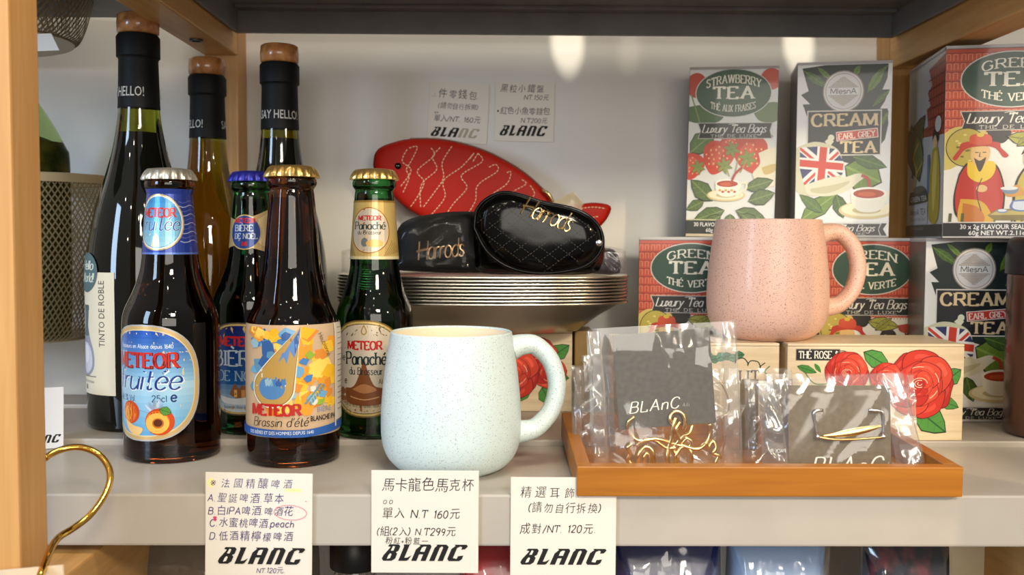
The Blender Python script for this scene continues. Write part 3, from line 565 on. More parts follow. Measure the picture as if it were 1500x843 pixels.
def art_green_side():
    a = Art(90, 186, [(0, 0), (90, 0), (90, 186), (0, 186)]); a.rect(0, 0, 90, 186, (196, 198, 194))
    a.poly([(52, 12), (90, 6), (90, 84), (40, 80), (36, 72), (52, 70), (48, 52), (58, 50), (50, 36), (60, 30)], (156, 62, 44))
    for y_ in range(14, 84, 10):
        for k in range(56, 90, 6): a.stroke([(k, y_+1), (k, y_+8)], .8, (196, 118, 88))
        a.stroke([(52, y_), (90, y_-1)], 1.5, (110, 36, 30))
    rnd = random.Random(9)
    for k in range(16): leaf(a, rnd.uniform(2, 40), rnd.uniform(60, 130), rnd.uniform(10, 50), rnd.uniform(50, 130), .5, ((96, 112, 56), (72, 88, 48), (60, 72, 44))[k % 3], (60, 72, 40))
    a.stroke([(20, 140), (26, 116), (18, 98), (30, 84)], 2.4, (196, 170, 70), sub=4); a.stroke([(26, 116), (44, 104)], 2, (196, 170, 70))
    a.curve([(66, 96), (58, 130), (60, 166), (80, 168), (84, 130), (78, 96)], (176, 160, 60)); a.curve([(70, 100), (66, 130), (70, 160), (76, 130), (76, 100)], (210, 196, 96)); a.ell(72, 88, 5.5, 7, (216, 182, 130)); a.curve([(65, 88), (67, 78), (74, 75), (80, 84), (77, 90), (72, 82)], (40, 34, 30)); a.ell(78, 72, 7, 8, (206, 208, 206))
    a.rect(54, 100, 60, 140, (96, 116, 150))
    a.poly([(10, 136), (50, 134), (58, 140), (58, 148), (8, 150), (8, 142)], (66, 70, 62)); a.font('GREEN TEA', 33, 146.5, 5.6, (224, 222, 214), off=.01, width=42); a.ell(34, 134, 14, 4, (100, 104, 90))
    a.rect(8, 150, 56, 171, (206, 204, 200)); a.sk('MlesnA TEA', 32, 161, 6, (66, 66, 66), .13, width=40); a.sk('Presents the Best', 32, 167.6, 3.8, (110, 108, 104), .1, shear=.3, width=38)
    a.rect(0, 172, 90, 184, (74, 74, 70)); a.font('CEYLON LAUNDED', 30, 177, 3.2, (160, 158, 150), width=36); a.rect(0, 0, 90, 3, (180, 176, 172)); a.rect(0, 184.4, 90, 186, (180, 176, 172)); return a
def art_plain_side(c1=(120, 108, 96), c2=(70, 72, 66)):
    a = Art(60, 186); a.rect(0, 0, 60, 186, c1); a.rect(0, 100, 60, 170, (136, 120, 104)); a.rect(0, 171, 60, 184, c2); a.rect(0, 0, 60, 3, (180, 176, 172)); return a
def berry(a, cx, cy, r, rot=0):
    c_, s_ = math.cos(rot), math.sin(rot); T = lambda x, y: (cx+(x*c_-y*s_)*r, cy+(x*s_+y*c_)*r)
    a.curve([T(-.95, -.3), T(-.5, -.85), (T(.5, -.85)), T(.95, -.3), T(.7, .5), T(0, 1.1), T(-.7, .5)], (206, 66, 42))
    a.curve([T(-.6, -.3), T(-.2, -.6), T(.2, -.5), T(.1, .3), T(-.2, .6)], (220, 92, 62))
    for k in range(18):
        t = k*2.4; q = .16*math.sqrt(k+1); a.ell(*T(math.cos(t)*q, math.sin(t)*q+.05), r*.045, r*.06, (240, 196, 130))
def sepal(a, cx, cy, r, c=(132, 146, 66)):
    for k in range(6): t = k*PI/3+.3; leaf(a, cx, cy, cx+math.cos(t)*r, cy+math.sin(t)*r, .45, c, None, (100, 116, 50))
def art_straw():
    a = Art(100, 190, [(0, 0), (100, 0), (100, 190), (0, 190)]); a.rect(0, 0, 100, 190, (222, 222, 212))
    a.ell(8, 20, 12, 14, (190, 66, 40)); a.ell(92, 14, 12, 12, (200, 84, 60)); a.curve([(0, 44), (20, 42), (40, 52), (30, 62), (0, 60)], (80, 108, 60)); a.curve([(70, 44), (100, 40), (100, 60), (80, 60)], (110, 128, 84)); a.stroke([(2, 30), (12, 60), (20, 90)], 1.6, (120, 140, 80), sub=4)
    title_oval(a, 50, 29, 42, 26, 'STRAWBERRY', 'TEA', 'THÉ AUX FRAISES', (70, 94, 70))
    leaf(a, 2, 96, 30, 72, .7, (96, 122, 62), (130, 150, 90)); leaf(a, 70, 68, 96, 78, .5, (110, 140, 70), (90, 120, 60))
    for q in [(50, 87, 14, 0), (34, 100, 19, .3), (72, 97, 21, -.3), (5, 110, 15, .2)]: berry(a, *q)
    ribbon(a, 10, 62, 93, 80, 1)
    sepal(a, 50, 92, 10); sepal(a, 68, 102, 11); sepal(a, 42, 110, 10); sepal(a, 12, 112, 9)
    for q in ((60, 118, 67, 104), (54, 120, 58, 100), (48, 122, 44, 112)): a.stroke([q[:2], q[2:]], 1.2, (160, 164, 96))
    a.curve([(80, 96), (96, 90), (101, 96), (101, 130), (84, 132), (74, 120), (82, 108)], (230, 222, 190)); a.curve([(84, 112), (99, 108), (99, 116), (88, 120)], (206, 180, 110))
    for q in [(30, 150, 4, 126, .6), (20, 150, 0, 160, .6), (66, 136, 98, 126, .5), (70, 150, 100, 140, .6), (44, 160, 8, 172, .5), (56, 160, 92, 172, .5), (40, 166, 20, 178, .6), (50, 164, 50, 180, .9), (62, 164, 84, 180, .6)]: leaf(a, *q, (90, 110, 62), (128, 144, 84))
    teacup(a, 46, 130, 14, deco=True); a.stroke([(62, 112), (54, 120), (50, 131)], 2.6, (176, 66, 40), sub=4)
    a.rect(0, 170.6, 100, 171.6, (214, 206, 160)); a.rect(0, 172, 100, 187, (56, 58, 54)); a.font('30 FLAVOUR SEALED TEA BAGS', 48, 178.5, 4.6, (232, 230, 222), off=.012, width=78); a.font('60g NET WT. 2.11oz.', 48, 184.8, 4.4, (232, 230, 222), off=.012, width=50)
    a.rect(0, 0, 100, 2.6, (170, 160, 152)); a.rect(0, 187, 100, 190, (206, 190, 160)); return a
def rose(a, cx, cy, r, seed=1):
    rnd = random.Random(seed); ink = (110, 18, 18)
    def petal(t, d, wd, ln, c):
        x, y = cx+math.cos(t)*d, cy+math.sin(t)*d; u = (math.cos(t), math.sin(t)); v = (-u[1], u[0])
        pts = [(-.5*ln, -.35*wd), (-.1*ln, -.62*wd), (.38*ln, -.45*wd), (.52*ln, -.05*wd), (.44*ln, .4*wd), (-.05*ln, .62*wd), (-.5*ln, .35*wd)]
        pts = [(p+rnd.uniform(-.05, .05)*ln, q+rnd.uniform(-.05, .05)*wd) for p, q in pts]
        for s_, cc in ((1.05, ink), (1.0, c)): a.curve([(x+(p*u[0]+q*v[0])*s_, y+(p*u[1]+q*v[1])*s_) for p, q in pts], cc)
        a.curve([(x+((.2+p*.5)*ln*u[0]+q*.8*v[0]*wd), y+((.2+p*.5)*ln*u[1]+q*.8*v[1]*wd)) for p, q in ((0, -.3), (.3, -.25), (.4, 0), (.3, .25), (0, .3), (.12, 0))], tuple(min(255, k_+24) for k_ in c))
    rs = [(178, 34, 22), (196, 48, 30), (208, 66, 42), (184, 38, 26)]
    for k in range(7): petal(k*2*PI/7+.3, r*.6, r*1.05, r*.95, rs[k % 4])
    for k in range(6): petal(k*2*PI/6, r*.36, r*.8, r*.7, rs[(k+1) % 4])
    for k in range(5): petal(k*2*PI/5+.5, r*.2, r*.5, r*.42, rs[(k+2) % 4])
    a.ell(cx, cy, r*.2, r*.16, (170, 26, 26))
    for k in range(3): a.stroke(ell(cx, cy, r*(.07+k*.09), r*(.05+k*.07), 14, a0=k, a1=k+4.2), r*.025, (240, 190, 160))
    for k in range(5): t = k*1.3+.4; a.stroke(ell(cx, cy, r*.62, r*.56, 8, a0=t, a1=t+.6), r*.025, (240, 190, 160))
def art_rose():
    a = Art(262, 146, [(2, 2), (260, 2), (260, 144), (2, 144)]); ink = (30, 60, 30)
    a.rect(12, 8, 78, 26, (150, 140, 120)); a.rect(13, 9, 77, 25, (34, 32, 32)); a.sk('THÉ ROSE &', 46, 22.5, 11, (236, 230, 214), .19, .09, serif=True, width=58, space=2.2)
    a.stroke([(70, 20), (76, 12), (86, 12), (88, 22), (78, 26), (76, 18)], 1.4, (90, 86, 80), sub=4)
    for q in [(14, 34, 44, 44, .4), (40, 30, 50, 44, .4), (112, 12, 152, 36, .6), (230, 60, 258, 38, .8), (226, 84, 256, 96, .6), (190, 96, 238, 134, .7), (60, 66, 30, 92, .5), (104, 80, 128, 112, .5)]: leaf(a, *q, (76, 140, 58), (40, 92, 40), ink)
    a.stroke([(24, 40), (40, 60), (66, 60)], 1.6, (60, 120, 50), sub=4); rose(a, 88, 44, 29, 2); rose(a, 196, 60, 46, 5); rose(a, 146, 52, 22, 8); return a
def art_rose_b():
    a = Art(240, 126, [(2, 2), (238, 2), (238, 124), (2, 124)]); ink = (30, 60, 30)
    a.rect(8, 0, 178, 4, (150, 30, 26)); a.rect(10, 10, 76, 26, (34, 32, 32)); a.sk('THÉ ROSE', 43, 22.5, 10, (236, 230, 214), .19, .09, serif=True, width=54, space=2.2)
    for q in [(206, 44, 236, 22, .7), (204, 70, 236, 74, .7), (196, 88, 210, 116, .8), (180, 88, 160, 112, .5), (80, 30, 110, 20, .5)]: leaf(a, *q, (76, 140, 58), (40, 92, 40), ink)
    rose(a, 188, 40, 28, 12); rose(a, 208, 66, 22, 3); rose(a, 152, 66, 36, 6); rose(a, 70, 60, 30, 9); return a
def art_nut():
    a = Art(240, 146, [(2, 2), (238, 2), (238, 144), (2, 144)]); ink = (30, 70, 40); rnd = random.Random(5)
    for k in range(9): leaf(a, 100+k*9, 22+rnd.uniform(-4, 4), 116+k*9, 14+rnd.uniform(0, 14), .8, (96, 150, 110) if k % 2 else (70, 120, 84), ink, ink)
    a.stroke([(170+5*k+4*math.cos(k*1.7), 24+k*1.0+5*math.sin(k*1.7)) for k in range(11)], 1.5, (40, 60, 40), sub=4)
    a.stroke([(222+4*math.cos(k*1.9), 34+k*5) for k in range(7)], 1.5, (60, 120, 70), sub=4)
    a.sk('UT', 196, 58, 17, (60, 52, 48), .16, .08, serif=True, space=3); a.stroke([(40, 60), (232, 60)], .8, (120, 100, 80)); return a

def peach(a, cx, cy, r, cut=False):
    a.ell(cx, cy, r, r*.95, (206, 74, 24)); a.ell(cx-r*.15, cy+r*.05, r*.82, r*.82, (236, 124, 36)); a.ell(cx-r*.3, cy+r*.1, r*.5, r*.6, (246, 166, 60))
    if cut: a.ell(cx-r*.15, cy+r*.1, r*.78, r*.72, (250, 190, 84)); a.ell(cx-r*.1, cy+r*.1, r*.4, r*.36, (200, 110, 40)); a.ell(cx-r*.1, cy+r*.08, r*.3, r*.26, (96, 46, 24))
    else: a.stroke([(cx+r*.1, cy-r*.9), (cx-r*.1, cy-r*.2), (cx+r*.1, cy+r*.5)], r*.06, (176, 50, 20), sub=4)
def oval(cx, cy, rx, ry, p=2.5, n=44): return [(cx+rx*math.copysign(abs(math.cos(2*PI*k/n))**(2/p), math.cos(2*PI*k/n)), cy+ry*math.copysign(abs(math.sin(2*PI*k/n))**(2/p), math.sin(2*PI*k/n))) for k in range(n)]
def art_fruit_body():
    a = Art(160, 166); O = lambda s_: oval(80, 82, 79*s_, 82*s_)
    a.poly(O(1), (176, 176, 176)); a.poly(O(.975), (206, 172, 110)); a.poly(O(.92), (226, 206, 160)); s_ = O(.90)
    a.grad(s_, 8, 80, (30, 84, 176), (150, 200, 226), 12); a.grad(s_, 80, 160, (176, 214, 232), (96, 168, 214), 8); a.dx = 20
    a.sk('Brasseurs en Alsace depuis 1640', 60, 33, 5.5, (226, 232, 240), .14, width=86, space=1.6)
    a.sk('METEOR', 60.8, 61, 21, (80, 20, 20), .23, .12, serif=True, width=98, space=2.2); a.sk('METEOR', 59.5, 60, 20, (206, 44, 36), .23, .12, serif=True, width=98, space=2.2)
    a.sk('fruitée', 61, 92, 29, (220, 232, 240), .17, .11, shear=.22, width=103, space=1.4); a.sk('fruitée', 60, 91, 29, (26, 62, 138), .115, .05, shear=.22, width=102, space=1.4)
    a.sk('Alc.3% Vol.', 30, 108, 8.5, (40, 70, 120), .12, width=36); a.sk('25cl', 84, 108, 9, (30, 60, 110), .12, width=20); a.sk('e', 103, 108, 14, (30, 60, 110), .16)
    rnd = random.Random(3)
    for k in range(13): t = rnd.uniform(-2.9, -.2); L = rnd.uniform(10, 26); a.curve([(76, 126), (76+math.cos(t)*L*.6-2, 126+math.sin(t)*L*.6), (76+math.cos(t)*L, 126+math.sin(t)*L), (76+math.cos(t)*L*.5+3, 126+math.sin(t)*L*.5)], (150, 166, 190) if k % 2 else (196, 212, 226), 3)
    leaf(a, 30, 112, 46, 116, .7, (70, 140, 60), (40, 100, 40)); peach(a, 38, 124, 17); peach(a, 84, 136, 20, True); leaf(a, 84, 118, 100, 124, .8, (90, 150, 60), (50, 110, 40)); a.curve([(26, 134), (34, 150), (52, 156), (60, 146), (44, 142)], (246, 200, 130)); return a
def art_fruit_neck():
    a = Art(150, 104); a.rect(0, 0, 150, 104, (38, 62, 150)); a.rect(0, 0, 150, 3, (110, 140, 210)); a.rect(0, 101, 150, 104, (90, 120, 200))
    for k in range(10):
        for s_ in (0, 96): a.stroke([(s_+j*6, 20+k*7+2.2*math.sin(j*1.3)) for j in range(10)], 1.5, (168, 172, 216) if k % 2 else (90, 100, 176))
    a.ell(66, 53, 37, 45, (196, 170, 110)); a.ell(66, 53, 35.4, 43, (238, 232, 216)); a.ell(66, 53, 33, 41, (60, 140, 200)); a.grad(ell(66, 53, 32, 40, 30), 14, 93, (60, 140, 202), (150, 206, 220), 9)
    a.sk('METEOR', 66, 45, 14, (206, 44, 36), .26, .16, serif=True, width=50, space=1.8); a.sk('fruitée', 65, 66, 22, (220, 232, 240), .15, .1, shear=.2, width=60, space=1.6); a.sk('fruitée', 65, 66, 22, (24, 66, 146), .10, .05, shear=.2, width=60, space=1.6)
    a.poly([(58, 92), (60, 76), (64, 70), (68, 76), (70, 92)], (226, 214, 160)); return a
def art_brassin():
    a = Art(260, 180, [(0, 0), (260, 0), (260, 180), (0, 180)]); a.rect(0, 0, 260, 180, (206, 176, 142)); a.clip = None
    rnd = random.Random(11); ys = [(246, 196, 60), (236, 160, 48), (250, 214, 96), (240, 184, 40), (228, 140, 50)]; bs = [(70, 130, 196), (110, 168, 212), (52, 98, 168), (150, 192, 210), (92, 150, 190)]
    def shard(x, y, r, c):
        n_ = rnd.choice((4, 5)); t0 = rnd.uniform(0, 6); a.poly([(min(258, max(2, x+math.cos(t0+k*2*PI/n_)*r*rnd.uniform(.6, 1.2))), min(146, max(3, y+math.sin(t0+k*2*PI/n_)*r*rnd.uniform(.6, 1.2)))) for k in range(n_)], c)
    for k in range(60): shard(rnd.uniform(100, 196), rnd.uniform(8, 136), rnd.uniform(9, 17), rnd.choice(ys))
    for k in range(40): shard(rnd.uniform(64, 130), rnd.uniform(10, 110), rnd.uniform(8, 15), rnd.choice(bs))
    for k in range(14): shard(rnd.uniform(64, 120), rnd.uniform(4, 20), 9, rnd.choice(ys))
    for k in range(12): shard(rnd.uniform(130, 180), rnd.uniform(40, 130), 8, rnd.choice(bs+[(150, 180, 60), (235, 226, 210)]))
    # comet
    def drop(r, cx=103, cy=100, tx=143, ty=2):
        t0 = math.atan2(ty-cy, tx-cx); g = math.acos(r/math.hypot(tx-cx, ty-cy))
        return [(cx+r*math.cos(t), cy+r*1.02*math.sin(t)) for t in [t0+g+(2*PI-2*g)*k/26 for k in range(27)]]+[(tx, ty)]
    a.poly(drop(32), (232, 228, 214)); a.poly(drop(30), (150, 116, 50)); a.poly(drop(28.6), (188, 154, 84))
    a.poly([(126, 34), (142, 5), (140, 30), (134, 52), (128, 40), (124, 62), (118, 44), (112, 60)], (96, 140, 206)); a.poly([(134, 22), (142, 5), (140, 30), (135, 46)], (52, 92, 160))
    a.ell(102, 100, 19.5, 19, (82, 136, 196)); a.poly([(88, 84), (96, 74), (116, 78), (124, 92), (116, 88), (118, 102), (108, 88), (106, 98), (98, 86), (94, 94)], (188, 154, 84))
    for k in range(7): x_ = 92+k*4; a.poly([(x_, 88+k % 3*4), (x_+6, 84), (x_+7, 94), (x_+2, 98)], rnd.choice(bs))
    a.sk('METEOR', 106, 144, 17, (190, 36, 32), .28, .18, serif=True, width=72, space=1.6); a.sk("Brassin d'été", 112, 162, 14, (40, 30, 30), .09, .06, shear=.2, width=80, space=1.4)
    a.font('BIÈRE', 178, 141, 8.5, (130, 150, 180), width=24); a.font('BLANCHE IPA', 178, 155, 8.5, (26, 30, 40), off=.02, width=44)
    for k in range(7): a.ell(150+k*3.4, 124-k*4.4, 1.6, 3.4, (110, 150, 160), rot=.8); a.ell(156+k*3.4, 126-k*4.4, 1.6, 3.4, (110, 150, 160), rot=-.2)
    for k in range(4): a.sk('Houblonné', 176+k*0, 34, 7, (120, 90, 50), .1, rot=1.15) if k == 0 else None
    a.poly([(0, 164), (150, 168), (200, 163), (260, 158), (260, 170), (200, 176), (150, 180), (0, 177)], (44, 92, 168)); a.font('DES BIÈRES ET DES HOMMES DEPUIS 1640', 112, 175, 5.6, (230, 236, 244), width=96)
    a.rect(200, 0, 203, 170, (226, 222, 210)); a.rect(203, 0, 260, 160, (214, 206, 190))
    for k in range(16): a.stroke([(208, 8+k*9), (256, 8+k*9)], 1.4, (120, 116, 110))
    return a
def art_pan_body():
    a = Art(136, 138); O = lambda s_: oval(68, 69, 67*s_, 68*s_, 2.4)
    a.poly(O(1), (120, 96, 50)); a.poly(O(.97), (212, 184, 110)); a.poly(O(.93), (120, 100, 60)); a.poly(O(.91), (216, 204, 184))
    bw = O(.9); a.poly(clip([(0, 96), (136, 96), (136, 140), (0, 140)], bw), (150, 96, 56)); a.poly(clip([(0, 116), (136, 110), (136, 140), (0, 140)], bw), (200, 184, 150)); a.dx = 18; a.curve([(18, 98), (34, 92), (44, 72), (50, 56), (56, 72), (66, 92), (82, 98), (76, 118), (24, 118)], (136, 80, 44)); a.curve([(30, 98), (50, 90), (70, 98), (50, 103)], (190, 130, 84)); a.stroke([(26, 108), (50, 112), (74, 108)], 1.5, (206, 160, 110), sub=4)
    a.sk('Des bières et des hommes depuis 1640', 50, 123, 5, (80, 60, 40), .14, width=66, warp=lambda x, y: (x, y-((x-50)/50)**2*6))
    a.stroke([(50, 8), (46, 17), (50, 21), (54, 17), (50, 8)], 1.8, (176, 140, 60), sub=4)
    a.sk('METEOR', 50, 42, 11.5, (196, 34, 34), .26, .16, serif=True, width=56, space=1.8); a.sk('le', 11, 58, 9, (30, 60, 60), .13, width=8); a.sk('Panaché', 52, 63, 17, (26, 50, 52), .17, .09, serif=True, width=66, space=1.6); a.sk('du Brasseur', 52, 77, 10, (26, 50, 52), .15, .08, width=54, serif=True); a.sk('Alc.1%', 82, 90, 7, (60, 60, 50), .12, width=18); a.sk('e', 17, 90, 9, (60, 60, 50), .14); return a
def art_pan_neck():
    a = Art(120, 118); a.rect(0, 0, 120, 118, (206, 178, 108)); a.rect(0, 0, 120, 4, (150, 120, 50)); a.rect(0, 112, 120, 118, (236, 224, 176))
    for k in range(12):
        for s_ in (-1, 1): a.stroke([(54+s_*(20+k*3), 112-k*1), (54+s_*(34+k*3), 80+k*2)], .9, (150, 118, 56))
    a.ell(54, 60, 30, 46, (150, 70, 40)); a.ell(54, 60, 28.6, 44.4, (228, 206, 150)); a.ell(54, 60, 27, 42.6, (206, 196, 180))
    a.sk('METEOR', 54, 40, 9, (196, 34, 34), .26, .16, serif=True, width=34, space=1.8); a.sk('Panaché', 54, 58, 15, (40, 60, 60), .17, .09, serif=True, width=46, space=1.6); a.sk('du Brasseur', 54, 68, 8, (40, 60, 60), .14, width=34); a.ell(48, 84, 5, 9, (120, 130, 130)); a.ell(62, 86, 12, 8, (226, 186, 110)); return a
def art_noel_body():
    a = Art(136, 150); O = lambda s_: oval(68, 75, 67*s_, 74*s_, 2.4)
    a.poly(O(1), (90, 84, 70)); a.poly(O(.97), (206, 180, 110)); s_ = O(.93); a.grad(s_, 5, 100, (24, 38, 110), (30, 96, 170), 10); a.grad(s_, 100, 146, (90, 140, 190), (206, 220, 232), 6); a.dx = 13
    a.sk('METEOR', 55, 38, 14, (206, 40, 36), .26, .16, serif=True, width=70, space=1.8); a.sk('BIÈRE', 52, 70, 24, (196, 214, 228), .16, .09, serif=True, width=84, space=2); a.sk('DE NOËL', 58, 94, 16, (150, 186, 214), .15, .08, serif=True, width=80)
    a.curve([(40, 116), (44, 106), (50, 98), (56, 106), (62, 100), (72, 108), (78, 118), (60, 124)], (150, 96, 60)); a.rect(48, 108, 53, 120, (236, 190, 110)); a.rect(60, 108, 66, 120, (220, 160, 90)); a.curve([(20, 118), (50, 122), (90, 116), (80, 130), (30, 130)], (226, 234, 240)); a.sk('Brasserie en Alsace depuis 1640', 56, 138, 5, (60, 70, 90), .14, width=54); return a
def art_noel_neck():
    a = Art(110, 84); a.poly([(0, 16), (36, 24), (100, 0), (96, 84), (36, 66), (0, 74)], (196, 170, 120)); a.poly([(70, 20), (96, 6), (94, 78), (70, 64)], (226, 206, 160)); a.ell(44, 44, 31, 32, (206, 180, 110)); a.ell(44, 44, 29, 30, (34, 70, 150))
    a.sk('METEOR', 44, 27, 8, (206, 40, 36), .28, .18, serif=True, width=40); a.sk('BIÈRE', 42, 42, 11, (206, 218, 228), .16, .09, serif=True, width=34); a.sk('DE NOËL', 46, 56, 9.5, (206, 218, 228), .16, .09, serif=True, width=42); a.sk('M', 44, 69, 8, (206, 40, 36), .3, .2, serif=True); return a
def art_wine():
    a = Art(100, 178); a.rect(0, 0, 100, 178, (226, 216, 190)); a.clip = None; a.dx = 8
    a.curve([(22, 56), (22, 76), (14, 94), (6, 118), (10, 142), (30, 154), (52, 142), (54, 118), (44, 96), (38, 78), (38, 56), (30, 52)], (150, 150, 166)); a.curve([(16, 104), (10, 124), (16, 142), (32, 149), (48, 138), (48, 118), (36, 104)], (206, 204, 212)); a.curve([(24, 54), (24, 78), (20, 92), (40, 92), (38, 78), (40, 54)], (96, 110, 112)); a.rect(22, 48, 42, 56, (84, 100, 100)); a.ell(30, 120, 10, 14, (226, 226, 232))
    a.stroke([(4, 153), (58, 152)], 1.6, (130, 124, 120)); a.font('PRODUCT OF SPAIN', 30, 162, 3.8, (70, 64, 58), width=46); a.rect(26, 165, 34, 172, (150, 140, 126)); a.sk('x', 30, 171, 5, (60, 56, 50), .2)
    a.dx = 0; a.font('TINTO DE ROBLE', 84, 60, 11, (60, 54, 50), width=96, rot=-PI/2, shear=0); return a
def art_wine_seal():
    a = Art(60, 84); a.ell(30, 42, 30, 42, (84, 108, 110)); a.sk('Hello', 31, 36, 19, (214, 216, 200), .16, .1, shear=.15, width=36, space=1.2); a.sk('World!', 31, 62, 19, (214, 216, 200), .16, .1, shear=.15, width=40, space=1.2); return a
def art_wine_neck():
    a = Art(230, 20)
    for x_ in (57, 172): a.font('SAY HELLO!', x_, 15.6, 12, (196, 194, 186), off=.004, width=88)
    return a
# ------------------------------------------------------------------ materials
WALL = mat('wall_paint', (222, 220, 214), 0.75); noise_col(WALL, (219, 217, 211), (225, 223, 217), 6); add_bump(WALL, 200, 0.05, 0.0002)
SHELF = mat('painted_steel', (176, 168, 156), 0.42, coat=0.1); noise_col(SHELF, (173, 165, 153), (179, 171, 159), 25, detail=5); add_bump(SHELF, 900, 0.06, 0.0001)
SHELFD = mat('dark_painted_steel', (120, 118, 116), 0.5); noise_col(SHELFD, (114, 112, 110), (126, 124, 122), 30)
WOOD_V = wood('birch_upright', (194, 142, 80), (208, 158, 96), (6, 6, 0.35), 0.5)
WOOD_Y = wood('birch_rail', (196, 146, 82), (212, 164, 100), (6, 0.35, 6), 0.5)
TRAYW = wood('orange_stained_wood', (154, 92, 20), (172, 108, 28), (0.4, 6, 6), 0.42)
TRAYW2 = wood('orange_stained_wood_side', (150, 88, 18), (168, 104, 26), (6, 0.4, 6), 0.42)
BOXW = wood('pale_balsa_wood', (214, 190, 150), (232, 212, 176), (0.5, 8, 10), 0.5, 26)
PLASTIC = film('clear_plastic', base=0.085, edge=0.6, rough=0.11)
FLAP = film('folded_plastic', base=0.26, edge=0.8, rough=0.14)
WRAP = film('shrink_wrap', base=0.05, edge=0.3, rough=0.08)
GOLD = mat('gold_metal', (238, 208, 146), 0.24, 1.0)
BRASS = mat('polished_brass', (226, 178, 84), 0.12, 1.0)
SILVER = mat('silver_metal', (220, 220, 222), 0.2, 1.0)
STEEL = mat('brushed_steel', (206, 202, 190), 0.27, 1.0); add_bump(STEEL, 60, 0.12, 0.0004, (1, 1, 14))
SCREW = mat('dark_screw_metal', (90, 84, 78), 0.35, 1.0)
BLACKP = mat('black_plastic', (18, 18, 20), 0.4)
# ------------------------------------------------------------------ the setting
WY = 0.90
o = box('wall_back', -1.6, 1.6, WY, WY+0.03, -0.6, 1.4, WALL); o['kind'] = 'structure'
# shelving unit: one piece of furniture
xl, xr = -0.2377, 0.349
unit = empty('shelving_unit', (0.05, 0.68, -0.5), 0, 'birch and pale steel shelving unit in front of the white wall', 'shelving')
def U(name, x0, x1, y0, y1, z0, z1, m, bev=0.0015):
    o = box(name, x0-.05, x1-.05, y0-.68, y1-.68, z0+.5, z1+.5, m, unit, bev); return o
U('upright', xl-.045, xl, .468, .4975, -.5, .62, WOOD_V); U('upright', xl-.03, xl, .869, .899, -.5, .62, WOOD_V)
U('upright', xr, xr+.045, .468, .4975, -.5, .62, WOOD_V); U('upright', xr, xr+.03, .869, .899, -.5, .62, WOOD_V)
U('upright', -.95, -.92, .869, .899, -.5, .62, WOOD_V)
zb = .312
for x0, x1, z_ in ((xl-.03, xl, zb), (xr, xr+.03, zb-.008)):
    r_ = U('side_rail', x0, x1, .498, .8688, z_, z_+.06, WOOD_Y)
    for y_ in (.56, .80):
        bm = bmesh.new(); add_lathe(bm, [(.0055, 0), (.0055, .0018), (.0035, .0018), (.0035, .0008)], 16)
        for v in bm.verts: v.co = Vector(((x0+x1)/2-.05+v.co.x, y_-.68+v.co.y, z_+.5-v.co.z+.0002))
        from_bm('screw', bm, SCREW, r_)
for x0, x1 in ((xl-.03, xl), (xr, xr+.03)): U('side_rail', x0, x1, .5005, .8688, -.115, -.036, WOOD_Y)
# main shelf: front channel, raised rear deck and rear strip
U('shelf_front', -.62, .60, .55, .6815, -.0307, 0.0, SHELF, .0014)
U('shelf_deck', -.60, .60, .682, .806, -.0200, .0042, SHELF, .0012)
U('shelf_rear_strip', -.60, .60, .8065, .858, -.0200, .0072, SHELF, .0012)
# upper shelf: a pan seen from below
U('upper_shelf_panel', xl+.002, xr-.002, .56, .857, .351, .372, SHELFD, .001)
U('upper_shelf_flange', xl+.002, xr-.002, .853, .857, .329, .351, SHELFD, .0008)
U('upper_shelf_flange', xl+.002, xr-.002, .55, .554, .329, .372, SHELF, .0008)
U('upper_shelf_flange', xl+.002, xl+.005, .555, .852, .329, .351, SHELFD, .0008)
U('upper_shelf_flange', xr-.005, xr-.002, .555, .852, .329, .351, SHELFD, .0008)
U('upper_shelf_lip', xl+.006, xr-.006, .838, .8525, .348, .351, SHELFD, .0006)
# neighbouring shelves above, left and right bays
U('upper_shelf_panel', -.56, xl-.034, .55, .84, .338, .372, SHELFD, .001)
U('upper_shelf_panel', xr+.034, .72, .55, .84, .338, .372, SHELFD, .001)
# lower shelf board
U('lower_shelf', -.60, .60, .55, .857, -.27, -.24, SHELF, .001)
U('divider_panel', -.60, -.24, .74, .755, -.24, -.04, WOOD_Y, .001)

# ------------------------------------------------------------------ mesh baskets of the left bay
def basket(x, y, z, rx, ry, h, label, mesh_col):
    b = empty('mesh_basket', (x, y, z), 0, label, 'basket', 'expanded metal baskets on the left')
    BM = mat('champagne_mesh', mesh_col, 0.45, 0.6)
    bm = bmesh.new(); N = 120; rows = max(6, int(h/.0036)); tw = .00065
    def pt(a, z_):
        k = .82+.18*min(1, (z_/h)*1.6)**.5; return Vector((rx*k*math.sin(a), -ry*k*math.cos(a), z_))
    seg = N
    for j in range(rows):
        for i in range(seg):
            a0 = 2*PI*(i+.5*(j % 2))/seg; a1 = a0+PI/seg; a2 = a0-PI/seg
            z0 = h*j/rows; z1 = h*(j+1)/rows
            for a_ in (a1, a2):
                p, q = pt(a0, z0), pt(a_, z1); t = Vector((-(q-p).y, (q-p).x, 0))
                d = (q-p); n = Vector((math.sin(a0), -math.cos(a0), 0)); s_ = d.cross(n).normalized()*tw
                vs = [bm.verts.new(c) for c in (p-s_, p+s_, q+s_, q-s_)]; bm.faces.new(vs)
    f = from_bm('mesh', bm, BM, b, recalc=False); f['kind'] = 'stuff'
    lathe('rim', [(1, h-.001), (1.02, h-.001), (1.025, h+.006), (1.0, h+.0065), (.995, h)], mat('champagne_rim', (176, 160, 128), .4, .5), b, 64, cap0=False, cap1=False, sx=rx, sy=ry)
    lathe('base', [(.83, 0), (.83, .002)], mat('champagne_rim', (176, 160, 128), .4, .5), b, 48, sx=rx, sy=ry)
    return b
xb = X(148, .80, .12)
